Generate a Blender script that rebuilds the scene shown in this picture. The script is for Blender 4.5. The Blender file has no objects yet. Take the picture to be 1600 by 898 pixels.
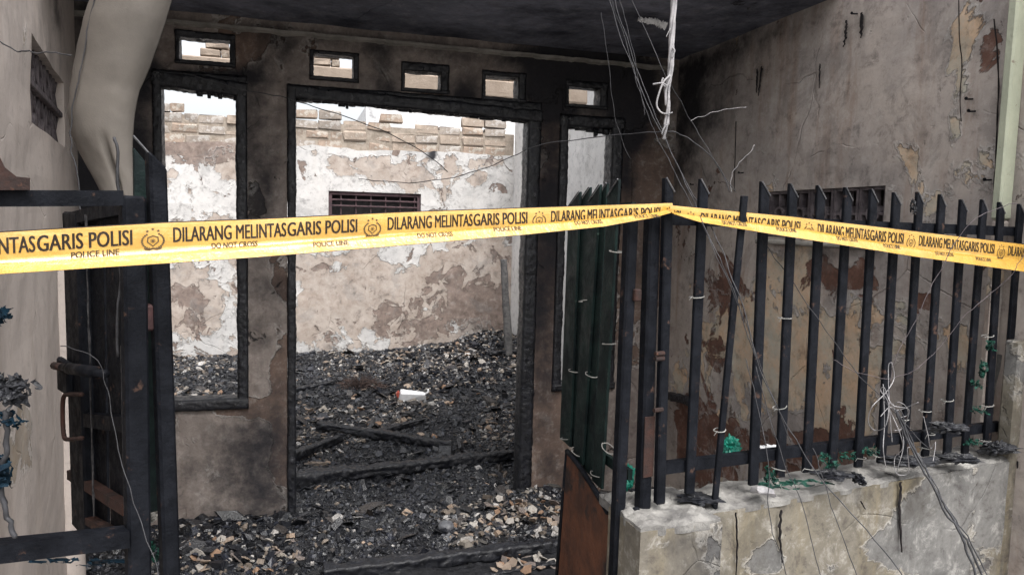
import bpy, bmesh, math, random
from mathutils import Vector, Matrix, noise
random.seed(7)
R = math.radians
SC = bpy.context.scene
COL = SC.collection

# ------------------------------------------------------------------ camera
F = 1150.0                       # focal length in photo pixels (1600 wide)
CAMZ = 1.7
cam_d = bpy.data.cameras.new('camera')
cam = bpy.data.objects.new('camera', cam_d); COL.objects.link(cam)
cam_d.sensor_width = 36; cam_d.lens = F / 1600 * 36
cam_d.clip_start = 0.05; cam_d.clip_end = 3000
PITCH, ROLL = R(5.07), R(1.5)
RM = Matrix.Rotation(R(90) - PITCH, 3, 'X') @ Matrix.Rotation(ROLL, 3, 'Z')
cam.matrix_world = Matrix.Translation((0, 0, CAMZ)) @ RM.to_4x4()
SC.camera = cam
CP = Vector((0, 0, CAMZ))

# ------------------------------------------------------------------ light
SUN_EL, SUN_AZ = R(58), R(152)   # overcast: a soft high sun from behind the camera
w = bpy.data.worlds.new('World'); SC.world = w; w.use_nodes = True
nt = w.node_tree; nt.nodes.clear()
sky = nt.nodes.new('ShaderNodeTexSky'); sky.sky_type = 'NISHITA'; sky.sun_disc = False
sky.sun_elevation = SUN_EL; sky.sun_rotation = SUN_AZ
sky.dust_density = 5; sky.air_density = 1.0; sky.ozone_density = 1.0
hs = nt.nodes.new('ShaderNodeHueSaturation'); hs.inputs['Saturation'].default_value = 0.22; hs.inputs['Value'].default_value = 1.1
bg = nt.nodes.new('ShaderNodeBackground'); bg.inputs['Strength'].default_value = 0.15
wo = nt.nodes.new('ShaderNodeOutputWorld')
nt.links.new(sky.outputs[0], hs.inputs['Color']); nt.links.new(hs.outputs[0], bg.inputs['Color'])
nt.links.new(bg.outputs[0], wo.inputs['Surface'])
sd = bpy.data.lights.new('sun', 'SUN'); so = bpy.data.objects.new('sun', sd); COL.objects.link(so)
sd.energy = 1.0; sd.angle = R(25); sd.color = (1.0, 0.985, 0.97)
sun_dir = Vector((math.sin(SUN_AZ) * math.cos(SUN_EL), math.cos(SUN_AZ) * math.cos(SUN_EL), math.sin(SUN_EL)))
so.rotation_euler = sun_dir.to_track_quat('Z', 'Y').to_euler()
SC.view_settings.view_transform = 'Standard'; SC.view_settings.look = 'None'
SC.view_settings.exposure = 1.0; SC.view_settings.gamma = 1.0

# ------------------------------------------------------------------ measuring helpers
def ray(px, py):
    return RM @ Vector(((px - 800) / F, -(py - 449) / F, -1.0))
def plan(px, z):
    """ground-plan point seen at column px (near the horizon) at distance z"""
    d = ray(px, 345); return Vector((d.x / d.y * z, z, 0))
class Frame:
    """a vertical plane: origin O, horizontal direction U, normal N pointing away from the camera"""
    def __init__(s, O, U):
        s.O = Vector(O); s.U = Vector(U).normalized(); s.N = Vector((-s.U.y, s.U.x, 0))
    def P(s, u, d, z): return s.O + s.U * u + s.N * d + Vector((0, 0, z))
    def hit(s, px, py, d=0.0):
        r = ray(px, py); o = s.O + s.N * d
        t = (o - CP).dot(s.N) / r.dot(s.N)
        return CP + r * t
    def uz(s, px, py, d=0.0):
        p = s.hit(px, py, d); return (p - s.O).dot(s.U), p.z
ANG = R(16.5)
FU = Vector((math.cos(ANG), math.sin(ANG), 0))
FAC = Frame(plan(462, 4.0), FU)                       # the burned house front
CORN = FAC.uz(1052, 300)[0]                           # where the side wall meets it
SIDE = Frame(FAC.P(CORN, 0, 0), -FAC.N)               # side wall, u runs toward the street; N = +FU
_a, _b = plan(1190, 1.95), plan(1590, 2.40)
FEN = Frame(_a, _b - _a)                              # the line of the street fence

# ------------------------------------------------------------------ object helpers
def tag(o, label=None, cat=None, group=None, kind=None):
    if label: o['label'] = label
    if cat: o['category'] = cat
    if group: o['group'] = group
    if kind: o['kind'] = kind
    return o
def empty(name, loc, label, cat, group=None):
    o = bpy.data.objects.new(name, None); COL.objects.link(o); o.location = loc
    o.empty_display_size = .1
    return tag(o, label, cat, group)
def mk(name, verts, faces, mat, parent=None, smooth=False, loc=None, attr=None, mats=None, mi=None):
    """verts are world positions; the object's origin is put at loc (or the parent's)"""
    base = Vector(loc) if loc is not None else (WORLDLOC(parent) if parent else Vector((0, 0, 0)))
    me = bpy.data.meshes.new(name)
    me.from_pydata([tuple(Vector(v) - base) for v in verts], [], faces)
    if mats:
        for m in mats: me.materials.append(m)
        me.polygons.foreach_set('material_index', mi)
    elif mat: me.materials.append(mat)
    if smooth: me.polygons.foreach_set('use_smooth', [True] * len(me.polygons))
    if attr:
        a = me.color_attributes.new('m', 'FLOAT_COLOR', 'POINT')
        flat = []
        for c in attr: flat.extend((c[0], c[1], c[2], c[3] if len(c) > 3 else 1.0))
        a.data.foreach_set('color', flat)
    me.update()
    o = bpy.data.objects.new(name, me); COL.objects.link(o)
    if parent:
        o.parent = parent; o.location = base - WORLDLOC(parent)
    else: o.location = base
    return o
def WORLDLOC(o):
    l = Vector((0, 0, 0))
    while o: l += o.location; o = o.parent
    return l
class MB:
    def __init__(s): s.v = []; s.f = []
    def add(s, v, f):
        n = len(s.v); s.v += [Vector(x) for x in v]; s.f += [tuple(i + n for i in q) for q in f]; return s
    def build(s, name, mat, parent=None, **k): return mk(name, s.v, s.f, mat, parent, **k)
BOXF = [(0, 3, 2, 1), (4, 5, 6, 7), (0, 1, 5, 4), (1, 2, 6, 5), (2, 3, 7, 6), (3, 0, 4, 7)]
def box_v(fr, u0, u1, d0, d1, z0, z1):
    return [fr.P(u, d, z) for z in (z0, z1) for (u, d) in ((u0, d0), (u1, d0), (u1, d1), (u0, d1))]
def bevel_box(fr, u0, u1, d0, d1, z0, z1, b=.006, jit=0.0, tilt=0.0):
    """box with chamfered edges (24 verts) and a little irregularity"""
    bm = bmesh.new()
    vs = [bm.verts.new(p) for p in box_v(fr, u0, u1, d0, d1, z0, z1)]
    for q in BOXF: bm.faces.new([vs[i] for i in q])
    bmesh.ops.recalc_face_normals(bm, faces=bm.faces)
    bmesh.ops.bevel(bm, geom=list(bm.edges), offset=b, segments=1, affect='EDGES')
    c = sum((v.co for v in bm.verts), Vector()) / len(bm.verts)
    M = Matrix.Rotation(tilt, 3, fr.N)
    for v in bm.verts:
        v.co = c + M @ (v.co - c)
        if jit: v.co += Vector([random.uniform(-jit, jit) for _ in range(3)])
    V = [v.co.copy() for v in bm.verts]; Fc = [tuple(v.index for v in f.verts) for f in bm.faces]
    bm.free(); return V, Fc
def flat_bar(A, B, fr, wd, th, point=0, wb=None):
    """flat metal bar from A (bottom) to B (top); point: +drop at right edge, -drop at left edge"""
    U, N = fr.U, fr.N
    wb = wb or wd
    v = []
    for (p, ww) in ((A, wb), (B, wd)):
        top = p is B
        for (su, sn) in ((-1, -1), (1, -1), (1, 1), (-1, 1)):
            q = p + U * su * ww / 2 + N * sn * th / 2
            if top and point:
                if point > 0 and su > 0: q = q - Vector((0, 0, point))
                if point < 0 and su < 0: q = q + Vector((0, 0, point))
            v.append(q)
    bm = bmesh.new(); vs = [bm.verts.new(p) for p in v]
    for q in BOXF: bm.faces.new([vs[i] for i in q])
    bmesh.ops.recalc_face_normals(bm, faces=bm.faces)
    bmesh.ops.bevel(bm, geom=list(bm.edges), offset=min(th, wd) * .16, segments=1, affect='EDGES')
    V = [x.co.copy() for x in bm.verts]; Fc = [tuple(x.index for x in f.verts) for f in bm.faces]
    bm.free(); return V, Fc
def smooth_path(pts, n):
    """Catmull-Rom through pts"""
    out = []
    P = [pts[0]] + list(pts) + [pts[-1]]
    for i in range(1, len(P) - 2):
        for k in range(n):
            t = k / n; a, b, c, d = P[i - 1], P[i], P[i + 1], P[i + 2]
            out.append(.5 * ((2 * b) + (c - a) * t + (2 * a - 5 * b + 4 * c - d) * t * t + (3 * b - a - 3 * c + d) * t ** 3))
    out.append(Vector(pts[-1])); return out
def tube(pts, r, seg=6, r2=None, jit=0.0):
    V, Fc = [], []
    n = len(pts); prev = None
    for i, p in enumerate(pts):
        t = (pts[min(i + 1, n - 1)] - pts[max(i - 1, 0)])
        t = t.normalized() if t.length > 1e-9 else Vector((0, 0, 1))
        if prev is None:
            a = t.orthogonal().normalized()
        else:
            a = (prev - t * prev.dot(t)); a = a.normalized() if a.length > 1e-6 else t.orthogonal().normalized()
        prev = a; b = t.cross(a)
        rr = r if r2 is None else r + (r2 - r) * i / max(1, n - 1)
        for k in range(seg):
            q = 2 * math.pi * k / seg
            V.append(p + (a * math.cos(q) + b * math.sin(q)) * rr * (1 + random.uniform(-jit, jit)))
    for i in range(n - 1):
        for k in range(seg):
            Fc.append((i * seg + k, i * seg + (k + 1) % seg, (i + 1) * seg + (k + 1) % seg, (i + 1) * seg + k))
    Fc.append(tuple(range(seg))[::-1]); Fc.append(tuple((n - 1) * seg + k for k in range(seg)))
    return V, Fc
def wall(name, fr, u0, u1, z0, z1, d0, d1, holes, mat, blobs=(), step=.05, parent=None, loc=None, top=None, relief=0.004):
    """wall slab with rectangular holes (u0,u1,z0,z1). blobs: (px,py,rx,ry,channel,weight) surface-wear spots measured
    on the front face; channel 0 = first peel, 1 = second peel, 2 = soot. The values ride on the mesh as attribute 'm'."""
    def cuts(a, b, extra):
        s = {round(a, 5), round(b, 5)} | {round(e, 5) for e in extra if a < e < b}
        n = max(1, int((b - a) / step))
        for i in range(1, n):
            x = a + (b - a) * i / n
            if all(abs(x - e) > step * .35 for e in s): s.add(round(x, 5))
        return sorted(s)
    us = cuts(u0, u1, [h[i] for h in holes for i in (0, 1)])
    zs = cuts(z0, z1, [h[i] for h in holes for i in (2, 3)])
    B = []
    for (px, py, rx, ry, ch, wt) in blobs:
        u, z = fr.uz(px, py, d0)
        u2, _ = fr.uz(px + rx, py, d0); _, z2 = fr.uz(px, py + ry, d0)
        B.append((u, z, max(.02, abs(u2 - u)), max(.02, abs(z2 - z)), ch, wt))
    V, A = [], []
    nu, nz = len(us), len(zs)
    for side, dd in enumerate((d0, d1)):
        for z in zs:
            for u in us:
                zz = z
                if top and z > z1 - .001: zz = z + top(u)
                off = 0
                if side == 0 and 0 < us.index(u) < nu - 1 and relief:
                    off = relief * noise.noise(Vector((u * 1.7 + d0 * 3, z * 1.7, 3.1))) + relief * .5 * noise.noise(Vector((u * 7, z * 7, 1)))
                V.append(fr.P(u, dd + off, zz))
                m = [0, 0, 0]
                for (bu, bz, ru, rz, ch, wt) in B:
                    q = ((u - bu) / ru) ** 2 + ((z - bz) / rz) ** 2
                    if q < 9: m[ch] += wt * math.exp(-q * .9)
                A.append(m)
    def isfull(i, j):
        if i < 0 or j < 0 or i >= nu - 1 or j >= nz - 1: return False
        uc, zc = (us[i] + us[i + 1]) / 2, (zs[j] + zs[j + 1]) / 2
        return not any(h[0] < uc < h[1] and h[2] < zc < h[3] for h in holes)
    Fc = []; K = nu * nz
    idx = lambda i, j, s: s * K + j * nu + i
    for j in range(nz - 1):
        for i in range(nu - 1):
            if not isfull(i, j): continue
            a, b, c, d = idx(i, j, 0), idx(i + 1, j, 0), idx(i + 1, j + 1, 0), idx(i, j + 1, 0)
            Fc.append((a, b, c, d)); Fc.append((a + K, d + K, c + K, b + K))
            if not isfull(i, j - 1): Fc.append((a, a + K, b + K, b))
            if not isfull(i, j + 1): Fc.append((d, c, c + K, d + K))
            if not isfull(i - 1, j): Fc.append((a, d, d + K, a + K))
            if not isfull(i + 1, j): Fc.append((b, b + K, c + K, c))
    return mk(name, V, Fc, mat, parent, attr=A, loc=loc)
def charred(A, B, w, h, up, step=.010, seg=24, amp=.0048, sc=30, seed=0, taper=1.0, bend=0.0):
    """burnt timber: squared section, skin broken into alligator scales. w across, h along 'up'"""
    ax = (B - A); L = ax.length; ax.normalize()
    up = (up - ax * up.dot(ax)).normalized(); sd = ax.cross(up)
    n = max(2, int(L / step)); V, Fc = [], []
    so_ = Vector((seed * 7.3, seed * 3.1, seed * 1.7))
    for i in range(n + 1):
        t = i / n; c = A + ax * L * t + up * bend * math.sin(math.pi * t)
        tp = 1 + (taper - 1) * t
        for k in range(seg):
            q = 2 * math.pi * k / seg
            x, y = math.cos(q), math.sin(q)
            s = (abs(x) ** 9 + abs(y) ** 9) ** (-1 / 9)
            x *= s * w / 2 * tp; y *= s * h / 2 * tp
            p = Vector((t * L * .8, x, y)) * sc + so_
            dd = noise.voronoi(p, distance_metric='DISTANCE')[0]
            g = min(1.0, (dd[1] - dd[0]) * 2.4)
            r = amp * (g - .8) + amp * 1.6 * noise.noise(Vector((t * L * 6, x * 9, y * 9)) + so_)
            l = math.hypot(x, y) or 1
            V.append(c + sd * (x + x / l * r) + up * (y + y / l * r) + ax * (amp * .4 * noise.noise(p)))
    for i in range(n):
        for k in range(seg):
            Fc.append((i * seg + k, i * seg + (k + 1) % seg, (i + 1) * seg + (k + 1) % seg, (i + 1) * seg + k))
    Fc.append(tuple(range(seg))[::-1]); Fc.append(tuple(n * seg + k for k in range(seg)))
    return V, Fc

# ------------------------------------------------------------------ materials
class NB:
    def __init__(s, name):
        s.m = bpy.data.materials.new(name); s.m.use_nodes = True
        s.t = s.m.node_tree; s.t.nodes.clear()
        s.out = s.n('OutputMaterial'); s.b = s.n('BsdfPrincipled')
        s.l(s.b.outputs[0], s.out.inputs['Surface'])
        tc = s.n('TexCoord'); s.co = tc.outputs['Object']
    def n(s, t, **k):
        x = s.t.nodes.new('ShaderNode' + t)
        for a, b in k.items(): setattr(x, a, b)
        return x
    def l(s, a, b): s.t.links.new(a, b)
    def put(s, sock, v):
        if isinstance(v, bpy.types.NodeSocket): s.l(v, sock)
        elif isinstance(v, (tuple, list)) and len(v) == 3 and sock.type == 'RGBA': sock.default_value = (*v, 1)
        else: sock.default_value = v
    def map(s, sc=(1, 1, 1), loc=(0, 0, 0), rot=(0, 0, 0)):
        x = s.n('Mapping'); s.l(s.co, x.inputs[0])
        x.inputs['Scale'].default_value = sc; x.inputs['Location'].default_value = loc; x.inputs['Rotation'].default_value = rot
        return x.outputs[0]
    def noise(s, sc, det=6, rough=.6, co=None, dist=0.0):
        x = s.n('TexNoise'); s.l(co or s.co, x.inputs['Vector'])
        x.inputs['Scale'].default_value = sc; x.inputs['Detail'].default_value = det
        x.inputs['Roughness'].default_value = rough; x.inputs['Distortion'].default_value = dist
        return x.outputs[0]
    def voro(s, sc, co=None, feat='F1', out=0):
        x = s.n('TexVoronoi', feature=feat); s.l(co or s.co, x.inputs['Vector']); x.inputs['Scale'].default_value = sc
        return x.outputs[out]
    def ramp(s, v, a, b, c=0.0, d=1.0, smooth=True):
        x = s.n('MapRange'); x.interpolation_type = 'SMOOTHSTEP' if smooth else 'LINEAR'
        s.put(x.inputs[0], v); x.inputs[1].default_value = a; x.inputs[2].default_value = b
        x.inputs[3].default_value = c; x.inputs[4].default_value = d
        return x.outputs[0]
    def math(s, op, a, b=0.0, clamp=False):
        x = s.n('Math', operation=op); x.use_clamp = clamp; s.put(x.inputs[0], a); s.put(x.inputs[1], b); return x.outputs[0]
    def mix(s, f, a, b, mode='MIX'):
        x = s.n('Mix', data_type='RGBA', blend_type=mode)
        s.put(x.inputs[0], f); s.put(x.inputs[6], a); s.put(x.inputs[7], b); return x.outputs[2]
    def bump(s, h, dist=.01, st=1.0, prev=None):
        x = s.n('Bump'); x.inputs['Distance'].default_value = dist; x.inputs['Strength'].default_value = st
        s.put(x.inputs['Height'], h)
        if prev: s.l(prev, x.inputs['Normal'])
        return x.outputs[0]
    def done(s, col=None, rough=None, nrm=None, metal=None, spec=None, **k):
        if col is not None: s.put(s.b.inputs['Base Color'], col)
        if rough is not None: s.put(s.b.inputs['Roughness'], rough)
        if nrm is not None: s.l(nrm, s.b.inputs['Normal'])
        if metal is not None: s.put(s.b.inputs['Metallic'], metal)
        if spec is not None: s.put(s.b.inputs['Specular IOR Level'], spec)
        for a, b in k.items(): s.put(s.b.inputs[a], b)
        return s.m
def wall_mat(name, base, base2, ca, ca2, cb, soot=(.017, .017, .021), sA=3.2, sB=4.5, tA=.6, tB=.62, seed=0,
             streak=.35, off=(0, 0, 0), bumpd=.012, sootn=1.3, stain=(.25, .17, .1), mott=.6):
    n = NB(name); co = n.map(loc=(seed * 3.3, seed * 5.1, seed * 1.9)); n.co = co
    at = n.n('Attribute'); at.attribute_name = 'm'
    sp = n.n('SeparateColor'); n.l(at.outputs['Color'], sp.inputs[0])
    big = n.noise(1.1, 5, .6); mid = n.noise(6, 8, .7); fine = n.noise(60, 6, .7)
    c0 = n.mix(n.ramp(big, .35, .65), base, base2)
    c0 = n.mix(n.ramp(mid, .3, .75, 0, .5), c0, base2)
    # stains that ran down
    mp = n.n('Mapping'); n.l(co, mp.inputs[0]); mp.inputs['Scale'].default_value = (7, 7, .8)
    st = n.noise(1, 7, .65, co=mp.outputs[0])
    c0 = n.mix(n.ramp(st, .5, .72, 0, streak), c0, stain)
    # first peel
    va = n.math('ADD', n.noise(sA, 9, .62, dist=.4), sp.outputs[0])
    mA = n.ramp(va, tA, tA + .018)
    rimA = n.math('SUBTRACT', n.ramp(va, tA - .03, tA), mA, clamp=True)
    cA = n.mix(n.ramp(n.noise(5, 8, .7), .35, .68), ca, ca2)
    c1 = n.mix(mA, c0, cA)
    # second peel
    vb = n.math('ADD', n.noise(sB, 9, .65, dist=.6, co=n.map(loc=(7.7, 2.2, 9.1))), sp.outputs[1])
    mB = n.ramp(vb, tB, tB + .02)
    cB = n.mix(n.ramp(n.noise(9, 6, .7), .35, .7), cb, tuple(x * .6 for x in cb))
    c2 = n.mix(mB, c1, cB)
    c2 = n.mix(n.math('MULTIPLY', rimA, .25), c2, (.75, .73, .70))
    # mottling of the weathered skin, coarse to fine
    mo = n.noise(13, 10, .78, dist=.3); mo2 = n.noise(3.3, 10, .72, dist=.5)
    c2 = n.mix(n.ramp(mo, .50, .68, 0, mott), c2, n.mix(.72, c2, (.05, .042, .04)))
    c2 = n.mix(n.ramp(mo, .50, .34, 0, mott * .7), c2, n.mix(.35, c2, (.8, .77, .72)))
    c2 = n.mix(n.ramp(mo2, .54, .60, 0, mott * .8), c2, n.mix(.5, c2, tuple(x * .45 for x in base2)))
    # grime speckle
    c2 = n.mix(n.ramp(fine, .56, .74, 0, .45), c2, n.mix(.5, c2, (.08, .065, .055)))
    # soot
    sv = n.math('ADD', sp.outputs[2], n.ramp(n.noise(sootn, 8, .68, dist=.5), .3, .7, -.22, .22))
    sv = n.math('ADD', sv, n.ramp(mid, .3, .7, -.12, .12))
    sm = n.ramp(sv, .08, .75, 0, .97)
    c3 = n.mix(sm, c2, soot)
    pits = n.ramp(n.noise(22, 4, .6), .66, .74)
    h = n.math('SUBTRACT', n.math('MULTIPLY', fine, .12), n.math('MULTIPLY', mA, .55))
    h = n.math('SUBTRACT', h, n.math('MULTIPLY', mB, .6)); h = n.math('SUBTRACT', h, n.math('MULTIPLY', pits, .2))
    h = n.math('ADD', h, n.math('MULTIPLY', mid, .35)); h = n.math('ADD', h, n.math('MULTIPLY', rimA, .25))
    # cracks
    crk = n.voro(1.7, co=n.mix(.16, n.co, n.n2(2.5)), feat='DISTANCE_TO_EDGE')
    h = n.math('SUBTRACT', h, n.math('MULTIPLY', n.ramp(crk, 0, .006, 1, 0), n.ramp(big, .5, .56, 0, .4)))
    return n.done(c3, n.ramp(fine, .3, .7, .75, .95), n.bump(h, bumpd), spec=.25)
def NB_n2(s, sc):
    x = s.n('TexNoise'); s.l(s.co, x.inputs['Vector']); x.inputs['Scale'].default_value = sc; x.inputs['Detail'].default_value = 6
    return x.outputs[1]
NB.n2 = NB_n2
M = {}
M['facade'] = wall_mat('facade_plaster', (.29, .25, .225), (.18, .15, .135), (.17, .12, .095), (.12, .085, .07), (.055, .05, .05), mott=.7, sA=2.4, tA=.62, tB=.67, seed=1, stain=(.12, .08, .06))
M['rear'] = wall_mat('rear_wall_plaster', (.62, .60, .58), (.50, .49, .48), (.45, .39, .345), (.36, .295, .25), (.27, .21, .18), mott=.75, sA=3.0, tA=.545, sB=3.4, tB=.60, seed=2, streak=.25, stain=(.45, .40, .35))
M['inner_side'] = wall_mat('whitewashed_wall', (.78, .76, .74), (.66, .65, .63), (.48, .42, .36), (.42, .35, .28), (.3, .24, .2), tA=.68, tB=.72, seed=5, streak=.2, stain=(.5, .46, .42))
M['side'] = wall_mat('side_wall_plaster', (.50, .435, .385), (.345, .31, .29), (.64, .45, .30), (.46, .44, .37), (.18, .095, .07), mott=.7, sA=2.6, tA=.60, sB=3.0, tB=.62, seed=3, stain=(.22, .13, .085), streak=.6)
M['ceiling'] = wall_mat('sooty_ceiling', (.24, .25, .31), (.16, .17, .21), (.22, .2, .19), (.18, .16, .15), (.05, .05, .06), soot=(.018, .021, .032), tA=.70, tB=.66, seed=4, streak=.1)  # real soot; its bluish lift paints lens haze into the colour
M['cream'] = wall_mat('cream_wall', (.58, .505, .455), (.50, .44, .40), (.34, .27, .20), (.38, .34, .30), (.3, .24, .18), mott=.3, tA=.70, sA=3.5, tB=.74, seed=6, streak=.35, stain=(.36, .29, .23), bumpd=.005)
M['lowwall'] = wall_mat('street_wall_plaster', (.20, .178, .138), (.14, .126, .105), (.165, .16, .152), (.12, .117, .113), (.10, .085, .07), mott=1.0, sA=3.4, tA=.56, sB=5, tB=.66, seed=8, streak=.65, stain=(.20, .16, .09), bumpd=.006)
def simple(name, c1, c2, sc=20, rough=(.6, .85), bd=.004, bs=60, spec=.4, metal=0, c3=None, t3=(.6, .66), s3=6):
    n = NB(name)
    c = n.mix(n.ramp(n.noise(sc, 7, .65), .35, .65), c1, c2)
    if c3: c = n.mix(n.ramp(n.noise(s3, 7, .7), t3[0], t3[1]), c, c3)
    return n.done(c, n.ramp(n.noise(sc * 1.7, 5, .6), .3, .7, rough[0], rough[1]), n.bump(n.noise(bs, 6, .65), bd), metal, spec)
M['leaf_edge'] = simple('dull_worn_edge', (.07, .068, .07), (.015, .015, .017), 60, (.6, .8), .001, 90, .3)
M['char'] = simple('charred_timber', (.005, .0055, .0075), (.012, .013, .018), 25, (.25, .65), .005, 70, .55, c3=(.055, .052, .055), t3=(.66, .8), s3=14)
M['bar'] = simple('dark_painted_iron', (.0045, .0052, .0075), (.010, .0112, .015), 22, (.45, .75), .0022, 120, .10, c3=(.062, .038, .030), t3=(.60, .68), s3=26)
M['bar2'] = simple('scorched_green_iron', (.006, .010, .011), (.012, .024, .022), 14, (.45, .7), .002, 120, .15, c3=(.06, .09, .075), t3=(.66, .71), s3=26)
M['rust'] = simple('rusty_iron', (.05, .022, .016), (.022, .015, .014), 18, (.7, .9), .002, 90, .3, c3=(.10, .045, .028), t3=(.58, .68), s3=12)
M['edge'] = simple('bare_scraped_edge', (.14, .14, .145), (.06, .06, .065), 40, (.5, .8), .001, 90, .5)
M['cement'] = simple('ashy_cement', (.34, .32, .29), (.22, .21, .19), 9, (.8, .95), .006, 45, .2, c3=(.06, .055, .05), t3=(.6, .7), s3=7)
M['coping'] = simple('chalky_coping', (.30, .29, .27), (.13, .125, .12), 12, (.85, .95), .006, 55, .2, c3=(.045, .042, .04), t3=(.60, .68), s3=9)
M['brick'] = simple('sandy_brick', (.40, .33, .27), (.27, .22, .18), 9, (.85, .95), .006, 60, .15, c3=(.46, .41, .35), t3=(.56, .66), s3=9)
M['brick2'] = simple('greyish_brick', (.36, .315, .275), (.24, .205, .175), 9, (.85, .95), .006, 60, .15, c3=(.44, .41, .38), t3=(.53, .6), s3=9)
M['brick3'] = simple('reddish_brick', (.38, .295, .235), (.25, .195, .155), 9, (.85, .95), .006, 60, .15, c3=(.42, .38, .33), t3=(.53, .6), s3=9)
M['mortar'] = simple('mortar', (.36, .31, .26), (.25, .21, .17), 20, (.85, .95), .005, 60, .15)
M['beam'] = simple('bare_concrete', (.40, .33, .27), (.32, .26, .21), 7, (.85, .95), .004, 60, .15, c3=(.16, .13, .11), t3=(.62, .75), s3=5)
M['ash'] = simple('ash_ground', (.006, .0065, .009), (.016, .017, .021), 16, (.4, .8), .02, 40, .5, c3=(.09, .088, .085), t3=(.6, .68), s3=11)
M['street'] = simple('street_concrete', (.30, .29, .27), (.22, .21, .20), 2, (.85, .95), .004, 40, .2)
M['wire_w'] = simple('white_cable', (.36, .345, .35), (.18, .175, .18), 30, (.5, .7), .0006, 150, .4)
M['wire_k'] = simple('black_cable', (.02, .02, .022), (.045, .045, .05), 30, (.45, .7), .0006, 150, .4)
M['wire_g'] = simple('grey_wire', (.055, .054, .058), (.028, .028, .031), 30, (.5, .7), .0006, 150, .4)
M['tie'] = simple('bleached_tie', (.30, .29, .27), (.16, .16, .15), 30, (.6, .8), .0006, 150, .3)
M['green'] = simple('green_netting', (.004, .060, .038), (.004, .026, .020), 60, (.6, .8), .003, 160, .3, c3=(.012, .014, .014), t3=(.55, .65), s3=18)
M['teal'] = simple('teal_plastic', (.01, .20, .14), (.01, .14, .10), 20, (.35, .55), .002, 80, .45)
M['blue'] = simple('blue_rag', (.003, .022, .040), (.003, .010, .018), 20, (.7, .9), .003, 120, .2)
M['sheet'] = simple('grey_plastic_sheet', (.165, .148, .130), (.105, .094, .084), 2.4, (.6, .75), .0005, 330, .2, c3=(.09, .08, .072), t3=(.60, .80), s3=7)
M['palegreen'] = simple('pale_green_paint', (.44, .46, .35), (.37, .39, .30), 5, (.6, .8), .003, 80, .3, c3=(.25, .22, .17), t3=(.60, .66), s3=14)
M['wood'] = simple('scorched_board', (.13, .052, .028), (.065, .03, .02), 12, (.6, .8), .003, 70, .3, c3=(.03, .02, .018), t3=(.55, .64), s3=8)
M['maroon'] = simple('maroon_frame', (.10, .06, .065), (.06, .04, .045), 14, (.6, .8), .002, 80, .3)
M['dark'] = simple('dark_backing', (.02, .018, .02), (.035, .03, .03), 14, (.7, .9), .002, 80, .3)  # near-black boards that stand for shade inside wall openings
M['white'] = simple('white_plastic', (.80, .80, .80), (.72, .72, .73), 20, (.4, .6), .002, 40, .4)
M['red'] = simple('red_plastic', (.45, .08, .05), (.30, .06, .04), 20, (.5, .7), .002, 40, .4)
M['pinkrust'] = simple('faded_red_box', (.085, .035, .035), (.04, .022, .022), 20, (.6, .8), .002, 60, .3)
M['ink'] = simple('black_ink', (.016, .010, .006), (.03, .02, .012), 30, (.45, .6), .0002, 100, .3)
M['inkgrey'] = simple('faded_ink', (.06, .04, .02), (.11, .075, .035), 60, (.45, .6), .0002, 100, .3)
n = NB('yellow_tape')
c = n.mix(n.ramp(n.noise(9, 5, .6), .35, .65), (.60, .345, .055), (.52, .285, .04))
M['tape'] = n.done(c, n.ramp(n.noise(14, 4, .5), .3, .7, .22, .36), n.bump(n.math('ADD', n.noise(1, 6, .65, co=n.map((30, 30, 9))), n.math('MULTIPLY', n.noise(1, 3, .5, co=n.map((12, 12, 60))), .5)), .006, .8), spec=1.0, **{'Coat Weight': .8, 'Coat Roughness': .12})
def var_mat(name, spread, rough=(.5, .85), spec=.35, bd=.004):
    """colour from the per-chip attribute"""
    n = NB(name); at = n.n('Attribute'); at.attribute_name = 'm'
    c = n.mix(n.ramp(n.noise(45, 5, .6), .35, .7, 0, spread), at.outputs['Color'], (.008, .009, .012))
    return n.done(c, n.ramp(n.noise(30, 4, .6), .3, .7, *rough), n.bump(n.noise(120, 4, .6), bd), spec=spec)
M['coal'] = var_mat('charcoal_chips', .4, (.14, .55), .75)
M['chips'] = var_mat('plaster_chips', .35, (.75, .95), .2)

# ================================================================== SETTING
def ground_h(u, d):
    """height of the debris bed in facade coordinates"""
    t = max(0.0, min(1.0, (d - .2) / 3.2)); t = t * t * (3 - 2 * t)
    h = .015 + .31 * t
    h += .20 * math.exp(-(((u - 2.1) / .7) ** 2 + ((d - 3.1) / .8) ** 2))
    h += .07 * math.exp(-(((u - 1.42) / .28) ** 2 + ((d + .08) / .22) ** 2))
    h += .09 * math.exp(-(((u + .35) / .45) ** 2 + ((d + .22) / .25) ** 2))
    h += .05 * math.exp(-(((u + .9) / .4) ** 2 + ((d - 1.6) / .9) ** 2))
    k = 1.0 if d > 0.1 else .5
    h += k * .035 * noise.noise(Vector((u * 2.3, d * 2.3, 0))) + k * .018 * noise.noise(Vector((u * 7, d * 7, 4)))
    return h
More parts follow.
